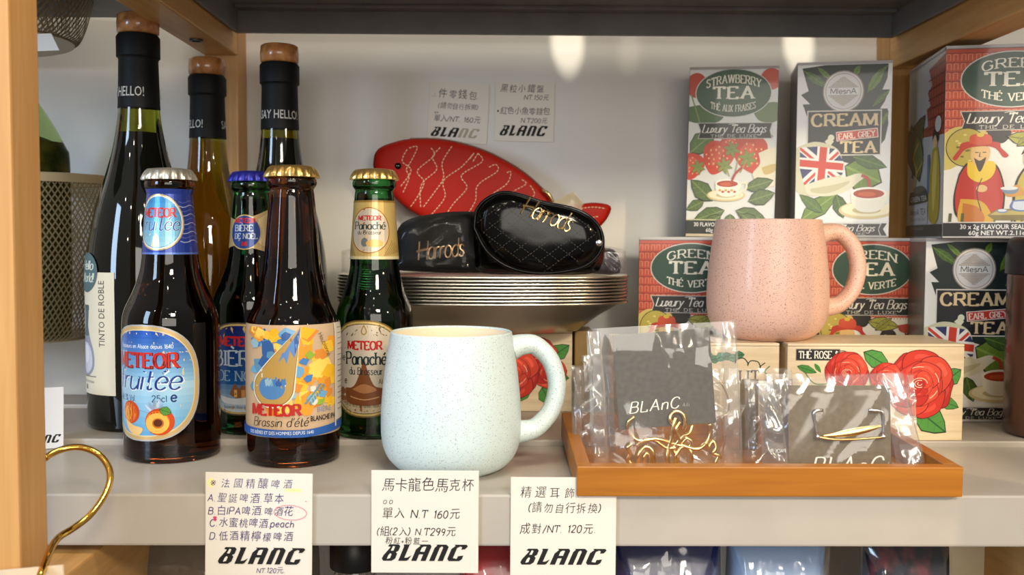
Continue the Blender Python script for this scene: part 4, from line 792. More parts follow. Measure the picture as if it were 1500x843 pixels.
basket(xb-.115, .815, .0620, .115, .072, .132, 'deep mesh basket behind the left upright, holding a green bottle', (150, 138, 108))
# its stand
st = empty('wire_stand', (xb-.115, .815, .0072), 0, 'low wire stand under the deep mesh basket', 'stand')
for y_ in (-.02, .02): tube('foot', [(-.07, y_, .0012), (-.07, y_, .0530), (.03, y_, .0530), (.03, y_, .0012)], .0012, mat('champagne_rim'), st)
basket(X(128, .74, .3)-.13, .76, .302, .128, .095, .12, 'mesh basket at the top left corner, above a white tag', (112, 104, 86))
# white tag fixed under the upper basket
tg = empty('shelf_tag', (X(66, .70, .29), .70, .289), 0, 'small white tag hanging below the upper mesh basket', 'tag')
bm = bmesh.new(); add_box(bm, -.03, .0115, -.0006, .0006, -.0065, .006, .0004)
for v in bm.verts:
    if v.co.x > 0 : v.co.x -= max(0, (v.co.z+.0065))*.5; 
    v.co.y += (v.co.x)*-.2
from_bm('card', bm, mat('white_card', (226, 222, 214), .6), tg)
# green glass jar in the basket
gb = empty('glass_jar', (X(44, .815, .2), .815, .0645), 0, 'green glass jar with dark contents standing in the mesh basket', 'jar')
GG = mat('green_jar_glass', (176, 196, 130), .04, trans=1.0, ior=1.1)
lathe('glass', smooth_prof([(.026, 0), (.0305, .01), (.0315, .1), (.0310, .150), (.0285, .160), (.017, .182), (.006, .200)], 4), GG, gb, 40)
lathe('contents', smooth_prof([(.024, .003), (.028, .01), (.0285, .150), (.020, .162), (0.001, .170)], 3), noise_col(mat('dark_green_olives', (60, 70, 30), .5), (40, 50, 24), (120, 100, 60), 60), gb, 30)
# ------------------------------------------------------------------ bottles
def bglass(name, col, rough=0.03, trans=1.0):
    return mat(name, col, rough, trans=trans, ior=1.46)
def crown(prof_top, r, m, parent, z):
    """crown cap: 21 flutes"""
    bm = bmesh.new(); n = 84
    def wob(k, zz):
        a = 2*PI*k/n; amp = .045 if zz < z+.0045 else 0.0
        return 1+amp*math.cos(21*a)
    add_lathe(bm, [(r*1.09, z-.0002), (r*1.10, z+.0006), (r*1.03, z+.0035), (r*.98, z+.0058), (r*.9, z+.0071), (r*.6, z+.0078), (0.0005, z+.008)], n, wob=wob)
    o = from_bm('crown_cap', bm, m, parent, True); o.data.set_sharp_from_angle(angle=math.radians(60)); return o
def split_bottle(prof, zl, m_empty, m_full, parent):
    """one body mesh: clear glass above the liquid line zl, filled glass below"""
    bm = bmesh.new(); add_lathe(bm, prof, 72, mi=lambda a, b: 1 if (a+b)/2 < zl else 0)
    for f in bm.faces:
        if len(f.verts) > 4 and f.calc_center_median().z < zl: f.material_index = 1
    o = from_bm('glass_body', bm, [m_empty, m_full], parent, True); o.data.set_sharp_from_angle(angle=math.radians(60)); return o
def beer(px, ybase, y0, prof_px, s, label, cap_m, glass, full, lean=0.0, zb=0.0005):
    """prof in mm from the base"""
    b = empty('beer_bottle', (X(px, y0, zb+.05), y0, zb), 0, label, 'bottle', 'small beer bottles at the left', ry=lean)
    prof = [(.001, .0016), (prof_px[0][0]*.75, .0016), (prof_px[0][0]*.8, .0002)]+smooth_prof([(r, z) for r, z in prof_px], 5)
    split_bottle(prof, prof_px[-5][1]-.006, glass, full, b)
    zt = prof_px[-1][1]; crown(None, prof_px[-1][0]*1.06, cap_m, b, zt-.0045)
    return b, prof_r(prof)
def beer_prof(h, R, rn, sh0, sh1, rb):
    """h cap underside height, R body radius, rn neck top radius, rb neck radius above shoulder"""
    return [(R*.93, 0), (R*.985, .003), (R, .008), (R, sh0*.6), (R, sh0-.012), (R*.955, sh0-.001), (R*.80, sh0+.010), (R*.655, sh1-.006), (rb*1.02, sh1+.006), ((rb+rn)/2, (sh1+h)/2), (rn*1.03, h-.016), (rn, h-.0125), (rn*1.13, h-.0095), (rn*1.13, h-.006), (rn*1.04, h-.004), (rn*1.06, h)]
def curved(name, art, par, rf, width, z0, z1, m, phi=0, n=26):
    return art.build(name, m, par, cyl_map(art, width, z0, z1, lambda z: rf(z)+.00018, phi), cuts=frange(0, art.W, n), vcuts=frange(0, art.H, 12))
BR_E = bglass('amber_glass', (120, 66, 24)); BR_F = bglass('amber_glass_filled', (84, 38, 12))
GR_E = bglass('green_glass', (50, 150, 70)); GR_F = bglass('green_glass_filled', (28, 84, 34))
BLANK = mat('label_back_paper', (196, 190, 178), .6)
# 1 fruit beer, leftmost
s1 = 1400/.652
b1, rf = beer(252, 686, .652, beer_prof(.1915, .0316, .0142, .100, .128, .0180), s1, 'brown beer bottle with blue peach label and silver crown cap', mat('silver_cap', (226, 218, 200), .28, .8), BR_E, BR_F)
ph = -.28
curved('body_label', art_fruit_body(), b1, rf, .0760, .0140, .0915, FOILP, ph, 36); curved('neck_label', art_fruit_neck(), b1, rf, .0700, .1370, .1805, FOILP, .10, 36)
back = Art(40, 100); back.rect(0, 0, 40, 100, (206, 200, 190)); 
# 2 Christmas beer, behind
b2, rf = beer(371, 643, .722, beer_prof(.1905, .0290, .0135, .102, .130, .0165), 1, 'green beer bottle with dark blue cap, half hidden behind the amber bottle', mat('blue_cap', (44, 44, 140), .35, .5), GR_E, GR_F, zb=.0047)
curved('body_label', art_noel_body(), b2, rf, .0620, .0140, .0830, FOILP, -.12); curved('neck_label', art_noel_neck(), b2, rf, .0440, .1320, .1660, FOILP, .18)
# 3 white beer with the mosaic label
b3, rf = beer(429.5, 692, .640, beer_prof(.1930, .0306, .0143, .096, .130, .0180), 1, 'brown beer bottle with gold cap and yellow and blue mosaic label', mat('gold_cap', (224, 186, 110), .26, .85), BR_E, BR_F)
curved('body_label', art_brassin(), b3, rf, .119, .0200, .0925, GLOSSP, .18, 60)
# 4 shandy
b4, rf = beer(549, 650, .706, beer_prof(.1915, .0282, .0140, .094, .126, .0172), 1, 'green beer bottle with gold cap and cream oval label beside the blue mug', mat('gold_cap'), GR_E, GR_F, zb=.0047)
curved('body_label', art_pan_body(), b4, rf, .0620, .0155, .0865, FOILP, -.14); curved('neck_label', art_pan_neck(), b4, rf, .0620, .1290, .1715, FOILP, .08)

def wine(px, y0, H, R, label, glass, full, zl, labels=True, zb=.0047, ns=1.0, neck_phi=0, conew=1.0):
    b = empty('wine_bottle', (X(px, y0, .1), y0, zb), 0, label, 'bottle', 'tall corked wine bottles behind the beer')
    k = H/.314; n = .0136*ns
    pr = [(R*.95, 0), (R*.99, .004), (R, .01), (R, .085*k), (R*.995, .115*k), (R*.94, .140*k), (R*.80, .168*k), (R*.62, .192*k), (R*.48, .214*k), (n*1.12, .240*k), (n*1.03, .27*k), (n, .292*k)]
    prof = [(.001, .012), (R*.5, .010), (R*.8, .002)]+smooth_prof(pr, 5)
    split_bottle(prof, zl*k, glass, full, b); rf = prof_r(prof)
    cap = [(rf(.2425*k)+.0004, .2425*k), (n*1.10, .256*k), (n*1.06, .279*k), (n*1.08, .2805*k), (n*1.17, .2815*k), (n*1.17, .2965*k), (n*1.08, .2985*k), (.001, .2987*k)]
    lathe('capsule', cap, add_bump(mat('black_capsule', (9, 9, 10), .6, spec=.3), 120, .2, .0004), b, 48)
    ck = lathe('stopper', [(n*1.02, .2988*k), (n*1.12, .300*k), (n*1.14, .307*k), (n*1.10, H-.001), (n*1.0, H), (.001, H+.0003)], CORK, b, 40)
    a = art_wine_neck(); a.build('neck_lettering', PAPER, b, cyl_map(a, 2*PI*n*1.10*.97, .248*k, .2605*k, lambda z: n*1.085+.0005+max(0, (.256*k-z))*.12, neck_phi), cuts=frange(0, 230, 60))
    return b, rf
CORK = mat('glazed_cork', (176, 116, 62), .25, coat=.5); noise_col(CORK, (140, 84, 40), (200, 138, 80), 110, detail=5); add_bump(CORK, 260, .5, .0008)
DW_E = bglass('olive_glass', (150, 150, 40)); DW_F = mat('dark_glass_red_wine', (8, 10, 6), .03, coat=.3)
v1, rf = wine(208, .742, .3135, .0402, 'dark wine bottle with cream label, tallest of the three at far left', DW_E, DW_F, .226, neck_phi=-2.0)
a = art_wine(); a.build('front_label', PAPER, v1, cyl_map(a, .0530, .0270, .1180, lambda z: rf(z)+.0003, -.78), cuts=frange(0, 100, 24), vcuts=frange(0, 178, 14))
a = art_wine_seal(); o = a.build('round_seal', PAPER, v1, cyl_map(a, .0300, .1030, .1325, lambda z: rf(z)+.0007, -.86), cuts=frange(0, 60, 12), vcuts=frange(0, 84, 6))
WW_F = bglass('white_wine_in_glass', (150, 116, 24)); OL_E = bglass('pale_olive_glass', (150, 150, 54))
v2, rf = wine(307, .826, .2960, .0360, 'olive wine bottle of white wine beside the rear upright', OL_E, WW_F, .238, ns=.99, neck_phi=-2.56)
a = art_wine_seal(); a.build('round_seal', PAPER, v2, cyl_map(a, .030, .0900, .1200, lambda z: rf(z)+.0003, 1.25), cuts=frange(0, 60, 12))
v3, rf = wine(412, .792, .3010, .0378, 'dark wine bottle rising behind the mosaic label beer', DW_E, DW_F, .232, ns=1.0, neck_phi=-1.3)

# ------------------------------------------------------------------ mugs
def mug(px, y0, zb, label, m, inner, rz=0):
    b = empty('mug', (X(px, y0, zb+.04), y0, zb), rz, label, 'mug', 'speckled stoneware mugs')
    R = .0452; H = .0890
    o_ = [(R*.66, 0), (R*.70, .0010), (R*.80, .0035), (R*.92, .0100), (R*.985, .0190), (R, .0310), (R*.985, .0470), (R*.945, .0640), (R*.895, .0800), (R*.868, .0875), (R*.862, .0888), (R*.848, .0893)]
    lathe('body', [(.001, .0012), (R*.6, .0012), (R*.63, .0001)]+smooth_prof(o_, 4)+[(R*.832, .0889), (R*.828, .0880)], m, b, 80, cap1=False)
    lathe('glazed_inside', smooth_prof([(R*.828, .0881), (R*.84, .08), (R*.90, .05), (R*.90, .02), (R*.7, .006), (.001, .004)], 4), inner, b, 64, cap0=False)
    pts = [(R*.87, 0, .0780), (R*1.02, 0, .0800), (R*1.22, 0, .0792), (R*1.44, 0, .0690), (R*1.53, 0, .0530), (R*1.45, 0, .0370), (R*1.25, 0, .0262), (R*1.08, 0, .0235), (R*.94, 0, .0232)]
    ps = smooth_prof(pts, 5); bm = bmesh.new(); add_tube(bm, ps, [.0060+.0022*abs(2*i/(len(ps)-1)-1)**3 for i in range(len(ps))], 16)
    for v in bm.verts: v.co.y *= 1.25
    from_bm('handle', bm, m, b, True); return b
PB = speckle('pale_blue_stoneware', (204, 220, 220), (150, 160, 160)); PK = speckle('pink_stoneware', (228, 184, 162), (150, 92, 74))
CREAMG = mat('cream_glaze', (240, 226, 196), .3, coat=.3)
mug(661, .6135, .0002, 'pale blue speckled mug standing on the front of the shelf', PB, CREAMG, .12)
mug(1124, .722, .0751, 'pink speckled mug standing on the wooden tea boxes', PK, mat('pink_glaze', (236, 196, 176), .3, coat=.3), .02)
# ------------------------------------------------------------------ tea cartons
def carton(px_left, yf, zb, w_, d, h, label, front, side=None, rz=0, rpivot='left', wrap=True, back=(60, 66, 60), ry=0):
    """yf: depth of the front left corner"""
    c_, s_ = math.cos(rz), math.sin(rz)
    x0 = X(px_left, yf, zb+h*.5)
    cx = x0+(w_/2)*c_-(d/2)*s_; cy = yf+(w_/2)*s_+(d/2)*c_
    b = empty('tea_carton', (cx, cy, zb), rz, label, 'tea box', 'printed tea cartons stacked at the right', ry=ry)
    bm = bmesh.new(); add_box(bm, -w_/2, w_/2, -d/2, d/2, 0, h, .0006)
    from_bm('carton', bm, mat('carton_board', (150, 146, 136), .5), b)
    front.build('printed_front', GLOSSP, b, flat_map(front, w_-.0004, h-.0004, -d/2, 0, .0002))
    sd = side or art_plain_side()
    sd.build('printed_side', GLOSSP, b, side_map(sd, d-.0006, h-.0004, -w_/2))
    bm = bmesh.new(); add_box(bm, -w_/2-.0002, w_/2+.0002, -d/2-.0003, d/2+.0002, h-.0012, h+.0002, .0003); from_bm('lid_fold', bm, mat('lid_board', (196, 190, 182), .4), b)
    return b
H0 = .1466; ZD = .0044
# lower row
carton(935, .800, .0074, .0800, .060, H0-.003, 'green tea carton at the left of the lower row, beside the metal bowls', art_green(), rz=-.15)
carton(1200, .795, .0044, .0790, .060, H0, 'green tea carton seen through the handle of the pink mug', art_green(), rz=-.05)
g_ = carton(1353, .757, .0044, .0780, .062, H0, 'cream tea carton with a flag teapot, at the right of the lower row', art_cream(), rz=-.05)
# upper row
zt = .0044+H0+.0004
carton(1006, .845, zt, .0755, .050, .1480, 'strawberry tea carton standing on the left green tea carton', art_straw(), rz=-.21, ry=.012)
carton(1166, .812, zt, .0760, .060, .1470, 'cream tea carton with a flag teapot, below the wall light patch', art_cream(), rz=-.20)
carton(1384, .742, zt, .0900, .112, .1480, 'green tea carton in the upper right corner, its side face showing', art_green(), art_green_side(), rz=-.17, ry=-.006)
# ------------------------------------------------------------------ wooden tea boxes
def wbox(x0, yf, zb, w_, d, h, label, art, rz=0, ax=0, aw=None):
    b = empty('wooden_tea_box', (x0+w_/2*math.cos(rz), yf+d/2, zb), rz, label, 'tea box', 'painted wooden tea boxes')
    bm = bmesh.new(); add_box(bm, -w_/2, w_/2, -d/2, d/2, 0, h-.0022, .0005); from_bm('box_body', bm, BOXW, b)
    box('lid', -w_/2, w_/2, -d/2, d/2, h-.002, h, BOXW, b, .0005)
    art.build('painted_front', PAPER, b, flat_map(art, aw or w_, h, -d/2, ax, 0)); return b
xr0 = X(1153, .683, .05)
wbox(xr0, .683, .0044, .1280, .064, .0703, 'pale wooden box painted with two red roses, right of the tray back', art_rose())
wbox(X(1141, .683, .05)-.116, .683, .0044, .1160, .064, .0703, 'pale wooden box with a green vine, behind the large earring packet', art_nut())
xq = X(838, .795, .04)-.138
wbox(xq, .795, .0044, .1380, .060, .0680, 'pale wooden box with red roses under the metal bowls', art_rose_b(), rz=0)
cb = empty('cardboard_box', (X(852, .815, .04), .822, .0076), 0, 'plain tan box end beside the rose box under the bowls', 'box')
box('carton', -.0070, .0085, -.020, .020, 0, .0640, noise_col(mat('tan_board', (150, 122, 70), .7), (146, 118, 66), (156, 128, 76), 40), cb, .0008)

# ------------------------------------------------------------------ stack of metal bowls
def bowl_mesh():
    n = 96; bm = bmesh.new(); a_, b_ = .1205, .0640
    P_ = [(.62, 0), (.66, .0004), (.80, .0130), (.93, .0222), (.965, .0240), (.972, .0236), (1.0, .0240), (1.004, .0248), (1.0, .0256), (.97, .0250), (.955, .0251), (.92, .0238), (.79, .0146), (.655, .0012), (.60, .0009)]
    rings = []
    for r, z in P_:
        rings.append([bm.verts.new((a_*r*math.copysign(abs(math.sin(t))**.86, math.sin(t)), -(b_*(r if r > .9 else r))*math.copysign(abs(math.cos(t))**.86, math.cos(t)), z)) for t in [2*PI*k/n for k in range(n)]])
    for i in range(len(rings)-1):
        for k in range(n): bm.faces.new((rings[i][k], rings[i][(k+1) % n], rings[i+1][(k+1) % n], rings[i+1][k]))
    bm.faces.new(rings[0][::-1]); bm.faces.new(rings[-1])
    bmesh.ops.recalc_face_normals(bm, faces=bm.faces); me = bpy.data.meshes.new('bowl'); bm.to_mesh(me); bm.free()
    me.polygons.foreach_set('use_smooth', [True]*len(me.polygons)); me.set_sharp_from_angle(angle=math.radians(60)); me.materials.append(STEEL); return me
bme = bowl_mesh(); names = ['lowest', 'second lowest', 'third from the bottom', 'fourth from the bottom', 'middle', 'fourth from the top', 'third from the top', 'second from the top', 'topmost']
BX = X(707, .79, .11); rnd = random.Random(2); BZ = .0728
for k in range(9):
    o = bpy.data.objects.new('metal_bowl', bme); C.objects.link(o); o.location = (BX+rnd.uniform(-.0006, .0006), .8000, BZ+k*.00262); o.rotation_euler = (0, 0, rnd.uniform(-.006, .006))
    tag(o, 'oval steel bowl, %s of the stack on the rose box' % names[k], 'bowl', 'nested oval steel bowls')
BT = BZ+8*.00262+.0256
# ------------------------------------------------------------------ red fish purse
FSH = [(547, 243), (549, 228), (558, 217), (580, 209), (600, 205), (640, 205), (680, 212), (720, 226), (760, 248), (785, 268), (800, 284), (808, 300), (790, 322), (740, 334), (680, 334), (640, 328), (605, 312), (580, 292), (560, 266), (550, 254)]
LEA = add_bump(mat('red_leather', (172, 26, 10), .5, spec=.2), 500, .25, .0003)
fy = .868; FX, FZ = 680, 330; fsc = fy/1400
FL = lambda x, y: ((x-FX)*fsc, (FZ-y)*fsc)
fish = empty('fish_purse', (X(FX, fy, .16), fy, P(FX, FZ, fy).z), 0, 'red leather fish purse leaning on the wall behind the bowls', 'purse')
def pillow(name, pts, th, m, parent, zo=0, n=6, yc=0, ex=2.6):
    bm = bmesh.new(); cx = sum(p[0] for p in pts)/len(pts); cy = sum(p[1] for p in pts)/len(pts)
    pts = smooth_prof(list(pts)+[pts[0]], 3)[:-1]; N = len(pts); R = {}
    for sgn in (-1, 1):
        prev = None
        for j in range(n+1):
            t = (j/n)**(1/(ex/2.6)**.6); y = sgn*th*math.sqrt(max(0, 1-(t)**ex)) if j < n else 0
            if j == n and sgn == 1: ring = R['edge']
            else: ring = [bm.verts.new((cx+(p[0]-cx)*max(t, .02), y+yc, cy+(p[1]-cy)*max(t, .02)+zo)) for p in pts]
            if j == n: R['edge'] = ring
            if prev:
                for k in range(N): bm.faces.new((prev[k], prev[(k+1) % N], ring[(k+1) % N], ring[k]))
            else: bm.faces.new(ring)
            prev = ring
    return from_bm(name, bm, m, parent, True)
fp = [FL(*p) for p in FSH]; pillow('body', fp, .0042, LEA, fish, 0, 9, 0, 9)
ty = lambda x, z: 0
def psurf(pts, th, ex=2.6):
    cx = sum(p[0] for p in pts)/len(pts); cy = sum(p[1] for p in pts)/len(pts); sp = smooth_prof(list(pts)+[pts[0]], 3)
    def f(x, z):
        a = math.atan2(z-cy, x-cx); best = min(sp, key=lambda p: abs((math.atan2(p[1]-cy, p[0]-cx)-a+PI) % (2*PI)-PI)); R = math.hypot(best[0]-cx, best[1]-cy)
        t = min(1, math.hypot(x-cx, z-cy)/R); return -th*math.sqrt(max(0, 1-t**ex))
    return f
fs_ = psurf(fp, .0042, 9)
# wavy scale stitching, each dash a short raised thread
bm = bmesh.new(); rnd = random.Random(6)
def stitch(bm, path, f, dash=.0021, gap=.0011, r=.0005, y_off=-.0002):
    pts = smooth_prof(path, 10) if len(path) > 2 else path; L = [0]
    for p, q in zip(pts, pts[1:]): L.append(L[-1]+math.hypot(q[0]-p[0], q[1]-p[1]))
    def at(s_):
        for i in range(len(L)-1):
            if L[i+1] >= s_: t = (s_-L[i])/((L[i+1]-L[i]) or 1); return (pts[i][0]+(pts[i+1][0]-pts[i][0])*t, pts[i][1]+(pts[i+1][1]-pts[i][1])*t)
        return pts[-1]
    s0 = 0
    while s0+dash < L[-1]:
        a, b = at(s0), at(s0+dash); add_tube(bm, [(c[0], f(*c)+y_off, c[1]) for c in (a, b)], r, 4); s0 += dash+gap
# waves traced over the side of the fish (fish side view)
lines = [[(597, 221), (590, 238), (603, 252), (585, 278)], [(600, 219), (612, 217), (603, 238), (596, 250), (600, 262), (590, 286)], [(632, 219), (636, 230), (612, 252), (622, 268), (612, 290), (602, 304)], [(645, 218), (634, 232), (640, 250), (618, 272), (617, 306)],
         [(662, 216), (648, 240), (650, 262), (636, 284), (618, 308)], [(688, 234), (694, 226), (676, 246), (650, 266), (652, 290), (632, 316)], [(700, 226), (706, 238), (676, 258), (684, 276), (664, 300), (650, 322)], [(700, 226), (690, 242)], [(716, 246), (726, 242), (728, 252), (700, 272), (696, 296), (680, 322)],
         [(742, 254), (748, 252), (742, 270), (716, 290), (710, 318)], [(764, 264), (770, 270), (748, 284), (736, 306)], [(776, 272), (782, 286), (764, 300)]]
for ln in lines: stitch(bm, [FL(*p) for p in ln], fs_)
tag(from_bm('stitching', bm, mat('cream_thread', (226, 196, 150), .8), fish), kind='stuff')
bm = bmesh.new(); zp = smooth_prof(fp[4:12], 30); acc = 0; k = 0
for p, q in zip(zp, zp[1:]):
    acc += math.hypot(q[0]-p[0], q[1]-p[1])
    if acc > .0016: acc = 0; d = Vector((q[0]-p[0], 0, q[1]-p[1])).normalized(); nn = Vector((-d.z, 0, d.x)); c = Vector((p[0], 0, p[1])); add_tube(bm, [c-nn*.0004, c+nn*.0013], .00045, 5)
add_tube(bm, [(p[0], 0, p[1]) for p in zp[::4]], .0006, 6)
tag(from_bm('zipper', bm, mat('zipper_teeth', (120, 84, 60), .4, .5), fish), kind='stuff')
lathe_eye = bmesh.new(); add_lathe(lathe_eye, [(.0030, 0), (.0030, .0006), (.0022, .0014), (.0004, .0018)], 20)
for v in lathe_eye.verts: v.co = Vector((v.co.x+FL(584, 245)[0], -v.co.z+fs_(*FL(584, 245))+.0003, v.co.y+FL(584, 245)[1]))
from_bm('eye', lathe_eye, mat('dark_stud', (60, 58, 56), .2, 1.0), fish, True)
tail = [(800, 296), (822, 300), (850, 298), (872, 296), (894, 301), (891, 316), (880, 330), (868, 338), (858, 326), (838, 316), (812, 312)]
tp = [FL(*p) for p in tail]; pillow('tail', tp, .0035, LEA, fish, yc=.001)
bm = bmesh.new(); stitch(bm, [FL(850, 305), FL(868, 303), FL(886, 305)], lambda x, z: -.0026); stitch(bm, [FL(862, 320), FL(872, 317), FL(880, 317)], lambda x, z: -.0026); tag(from_bm('tail_stitching', bm, mat('cream_thread'), fish), kind='stuff')
tube('zipper_pull', [FL(794, 280)[:1]+(-.006,)+FL(794, 280)[1:], FL(800, 283)[:1]+(-.009,)+FL(800, 283)[1:], FL(805, 289)[:1]+(-.009,)+FL(805, 289)[1:], FL(808, 297)[:1]+(-.008,)+FL(808, 297)[1:]], .0016, GOLD, fish, sub=3)
fish.rotation_euler = (-.03, 0, 0)
# ------------------------------------------------------------------ black purses
PAT = add_bump(mat('black_patent_leather', (6, 6, 7), .10, coat=.1, spec=.22), 45, .25, .0012, detail=1)
bagx = X(790, .745, .14)
pz = BT+.0004
def script_word(txt, x, z, h, wdth, yoff, m, parent, rot=0, r=.0006, name='gold_script'):
    gl = [sk_glyph(c) for c in txt]; tot = sum(g[0]+.8 for g in gl); k = h/10; kx = wdth/tot; bm = bmesh.new(); cx = 0; c_, s_ = math.cos(rot), math.sin(rot)
    for g in gl:
        for cur, st in g[1]:
            pts = []
            for p in st:
                a_ = (cx+p[0]+.25*p[1])*kx; b_ = p[1]*k; pts.append((x+a_*c_-b_*s_, z+a_*s_+b_*c_))
            add_tube(bm, [(p[0], yoff(p[0], p[1]), p[1]) for p in pts], r, 6)
        cx += g[0]+.8
    a_ = [(-.6, 4.6), (7.5, 5.6)]
    add_tube(bm, [(x+(p[0]*kx)*c_-p[1]*k*s_, yoff(0, 0) if False else yoff(x+p[0]*kx, z+p[1]*k), z+p[0]*kx*s_+p[1]*k*c_) for p in a_], r*1.6, 6)
    return from_bm(name, bm, m, parent)
pur = empty('coin_purse', (bagx, .748, pz+.000), 0, 'shiny black quilted coin purse on the bowls, gold script', 'purse', 'black purses on the bowls')
S = .745/1400
pp = [((x-790)*S, (400-y)*S) for x, y in [(695, 330), (698, 305), (712, 288), (735, 278), (760, 281), (795, 292), (835, 300), (862, 312), (878, 330), (882, 352), (872, 372), (852, 386), (815, 394), (775, 394), (740, 384), (712, 362)]]
pillow('front_panel', pp, .010, PAT, pur, 0, 10, -.006, 5); ps_ = psurf(pp, .010, 5); pfs = lambda x, z: ps_(x, z)-.006
bm = bmesh.new()
for k in range(-6, 7):
    for sg in (1, -1):
        path = [(k*.0145+t*.010, .034+sg*t*.010*.75) for t in range(-7, 8)]
        path = [p for p in path if ps_(*p) < -.0045]
        if len(path) > 2: stitch(bm, path, lambda x, z: pfs(x, z)-.0001, .0013, .0013, .00028, -.0001)
tag(from_bm('quilt_stitching', bm, mat('black_thread', (58, 56, 54), .5), pur), kind='stuff')
bm = bmesh.new(); sp_ = smooth_prof(pp+[pp[0]], 4)[:-1]; add_tube(bm, [(p[0]*1.0, -.0062, p[1]) for p in sp_], .0014, 8, True); add_tube(bm, [(p[0]*1.02, -.0015, p[1]-.0005) for p in sp_], .0011, 8, True); from_bm('piping', bm, PAT, pur, True)
pillow('back_panel', [((x-790)*S, (400-y)*S+.0006) for x, y in [(690, 350), (694, 312), (712, 292), (740, 284), (800, 292), (862, 312), (884, 332), (889, 360), (882, 390), (860, 399), (790, 399.5), (720, 399), (696, 390)]], .015, PAT, pur, 0, 6, .012)
script_word('Harrods', X(762, .745, .18)-bagx, .0485, .0145, .040, lambda x, z: pfs(x, z)-.0018, GOLD, pur, -.36, .00065)
rp_ = bmesh.new(); add_lathe(rp_, [(.0028, 0), (.0028, .0008), (.002, .0014), (.0004, .0016)], 16)
for v in rp_.verts: v.co = Vector((v.co.x+.0455, pfs(.0455, .026)-v.co.z, v.co.y+.0265))
from_bm('snap_stud', rp_, SILVER, pur, True)
ly = .768; S2 = ly/1400
lx = X(640, ly, .15)
pl = empty('coin_purse', (lx, ly, pz), 0, 'black purse in a clear plastic sleeve, left of the quilted purse', 'purse', 'black purses on the bowls')
lp = [((x-640)*S2, (400-y)*S2) for x, y in [(576, 396), (574, 360), (580, 330), (600, 316), (640, 308), (676, 305), (710, 308), (734, 330), (736, 390), (730, 398), (640, 399)]]
lp = [(p[0]*.93, p[1]*.95+.0014) for p in lp]
pillow('body', lp, .011, add_bump(mat('black_cloth', (12, 12, 13), .6, spec=.2), 90, .4, .001), pl, 0, 7); ls_ = psurf(lp, .011)
script_word('Harrods', -.0140, .0120, .0145, .0370, lambda x, z: ls_(x, z)-.0004, mat('dull_gold', (216, 180, 140), .35, .9), pl, .10, .00062)
tube('clasp', [(.034, -.006, .042), (.036, -.008, .045), (.039, -.006, .042)], .0016, GOLD, pl, sub=3)

SLEEVE = film('thin_sleeve', base=.018, edge=.25, rough=.12)
def crumple(name, quad, th, m, parent, seed=0, n=26, amp=.0012, both=True, freq=60, yb=0, SM=True):
    """thin creased plastic sleeve spanned over four corners (x, z) given in local metres: tl, tr, br, bl"""
    bm = bmesh.new(); off = Vector((seed*7.3, seed*3.1, seed*1.7))
    def bi(u, v):
        tl, tr, br, bl = [Vector(q) for q in quad]; return (tl*(1-u)+tr*u)*(1-v)+(bl*(1-u)+br*u)*v
    for sgn in ((-1, 1) if both else (-1,)):
        G_ = []
        for j in range(n+1):
            row = []
            for i in range(n+1):
                u, v = i/n, j/n; p = bi(u, v); e = min(1, 6*min(u, 1-u))*min(1, 5*min(v+.03, 1-v+.1))
                A_ = seed*.9+sgn*.6; q = Vector(((p[0]*math.cos(A_)+p[1]*math.sin(A_))*freq*1.1, (p[1]*math.cos(A_)-p[0]*math.sin(A_))*freq*.3, sgn))+off
                rid = 1-abs(noise.noise(q*.7)*2); r2 = 1-abs(noise.noise(q*1.6+Vector((3, 1, 2)))*2)
                y = sgn*(th*e+amp*e*(rid**5+.5*r2**4)+amp*.3*noise.noise(q*.5))
                row.append(bm.verts.new((p[0]+noise.noise(q*.3)*.0012, y+yb, p[1]+noise.noise(q*.3+Vector((9, 9, 9)))*.001)))
            G_.append(row)
        for j in range(n):
            for i in range(n): bm.faces.new((G_[j][i], G_[j][i+1], G_[j+1][i+1], G_[j+1][i]))
    return from_bm(name, bm, m, parent, SM, recalc=False)
crumple('plastic_sleeve', [(-.040, .045), (.034, .052), (.040, .0008), (-.043, .0006)], .0125, SLEEVE, pl, 3, 22, .004)
# wrapped purse peeking out at the right end of the bowls
wr = empty('wrapped_purse', (X(893, .79, .13), .79, BT+.0004), 0, 'small dark purse in crinkled plastic at the right end of the bowls', 'purse')
pillow('body', [(-.016, .001), (-.017, .018), (-.004, .022), (.006, .018), (.008, .001)], .009, mat('dark_plum_cloth', (52, 46, 54), .5), wr, 0, 5)
crumple('plastic_sleeve', [(-.016, .026), (.013, .021), (.014, .0005), (-.014, .0005)], .010, PLASTIC, wr, 5, 20, .003, freq=140)
w2 = empty('plastic_bag', (X(520, .80, .13), .805, BT+.0004), 0, 'crinkled empty clear bag at the left end of the bowls', 'bag')
crumple('film', [(-.012, .018), (.012, .026), (.014, .0005), (-.012, .0005)], .006, PLASTIC, w2, 8, 20, .003, freq=140)
w3 = empty('hang_bag', (X(828, .876, .17), .868, BT+.0003), 0, 'pale plastic bag corner behind the fish tail', 'bag')
crumple('film', [(-.020, .058), (.006, .072), (.030, .044), (-.02, .0005)], .003, mat('frosted_plastic', (222, 208, 176), .3, trans=.5), w3, 9, 14, .001)
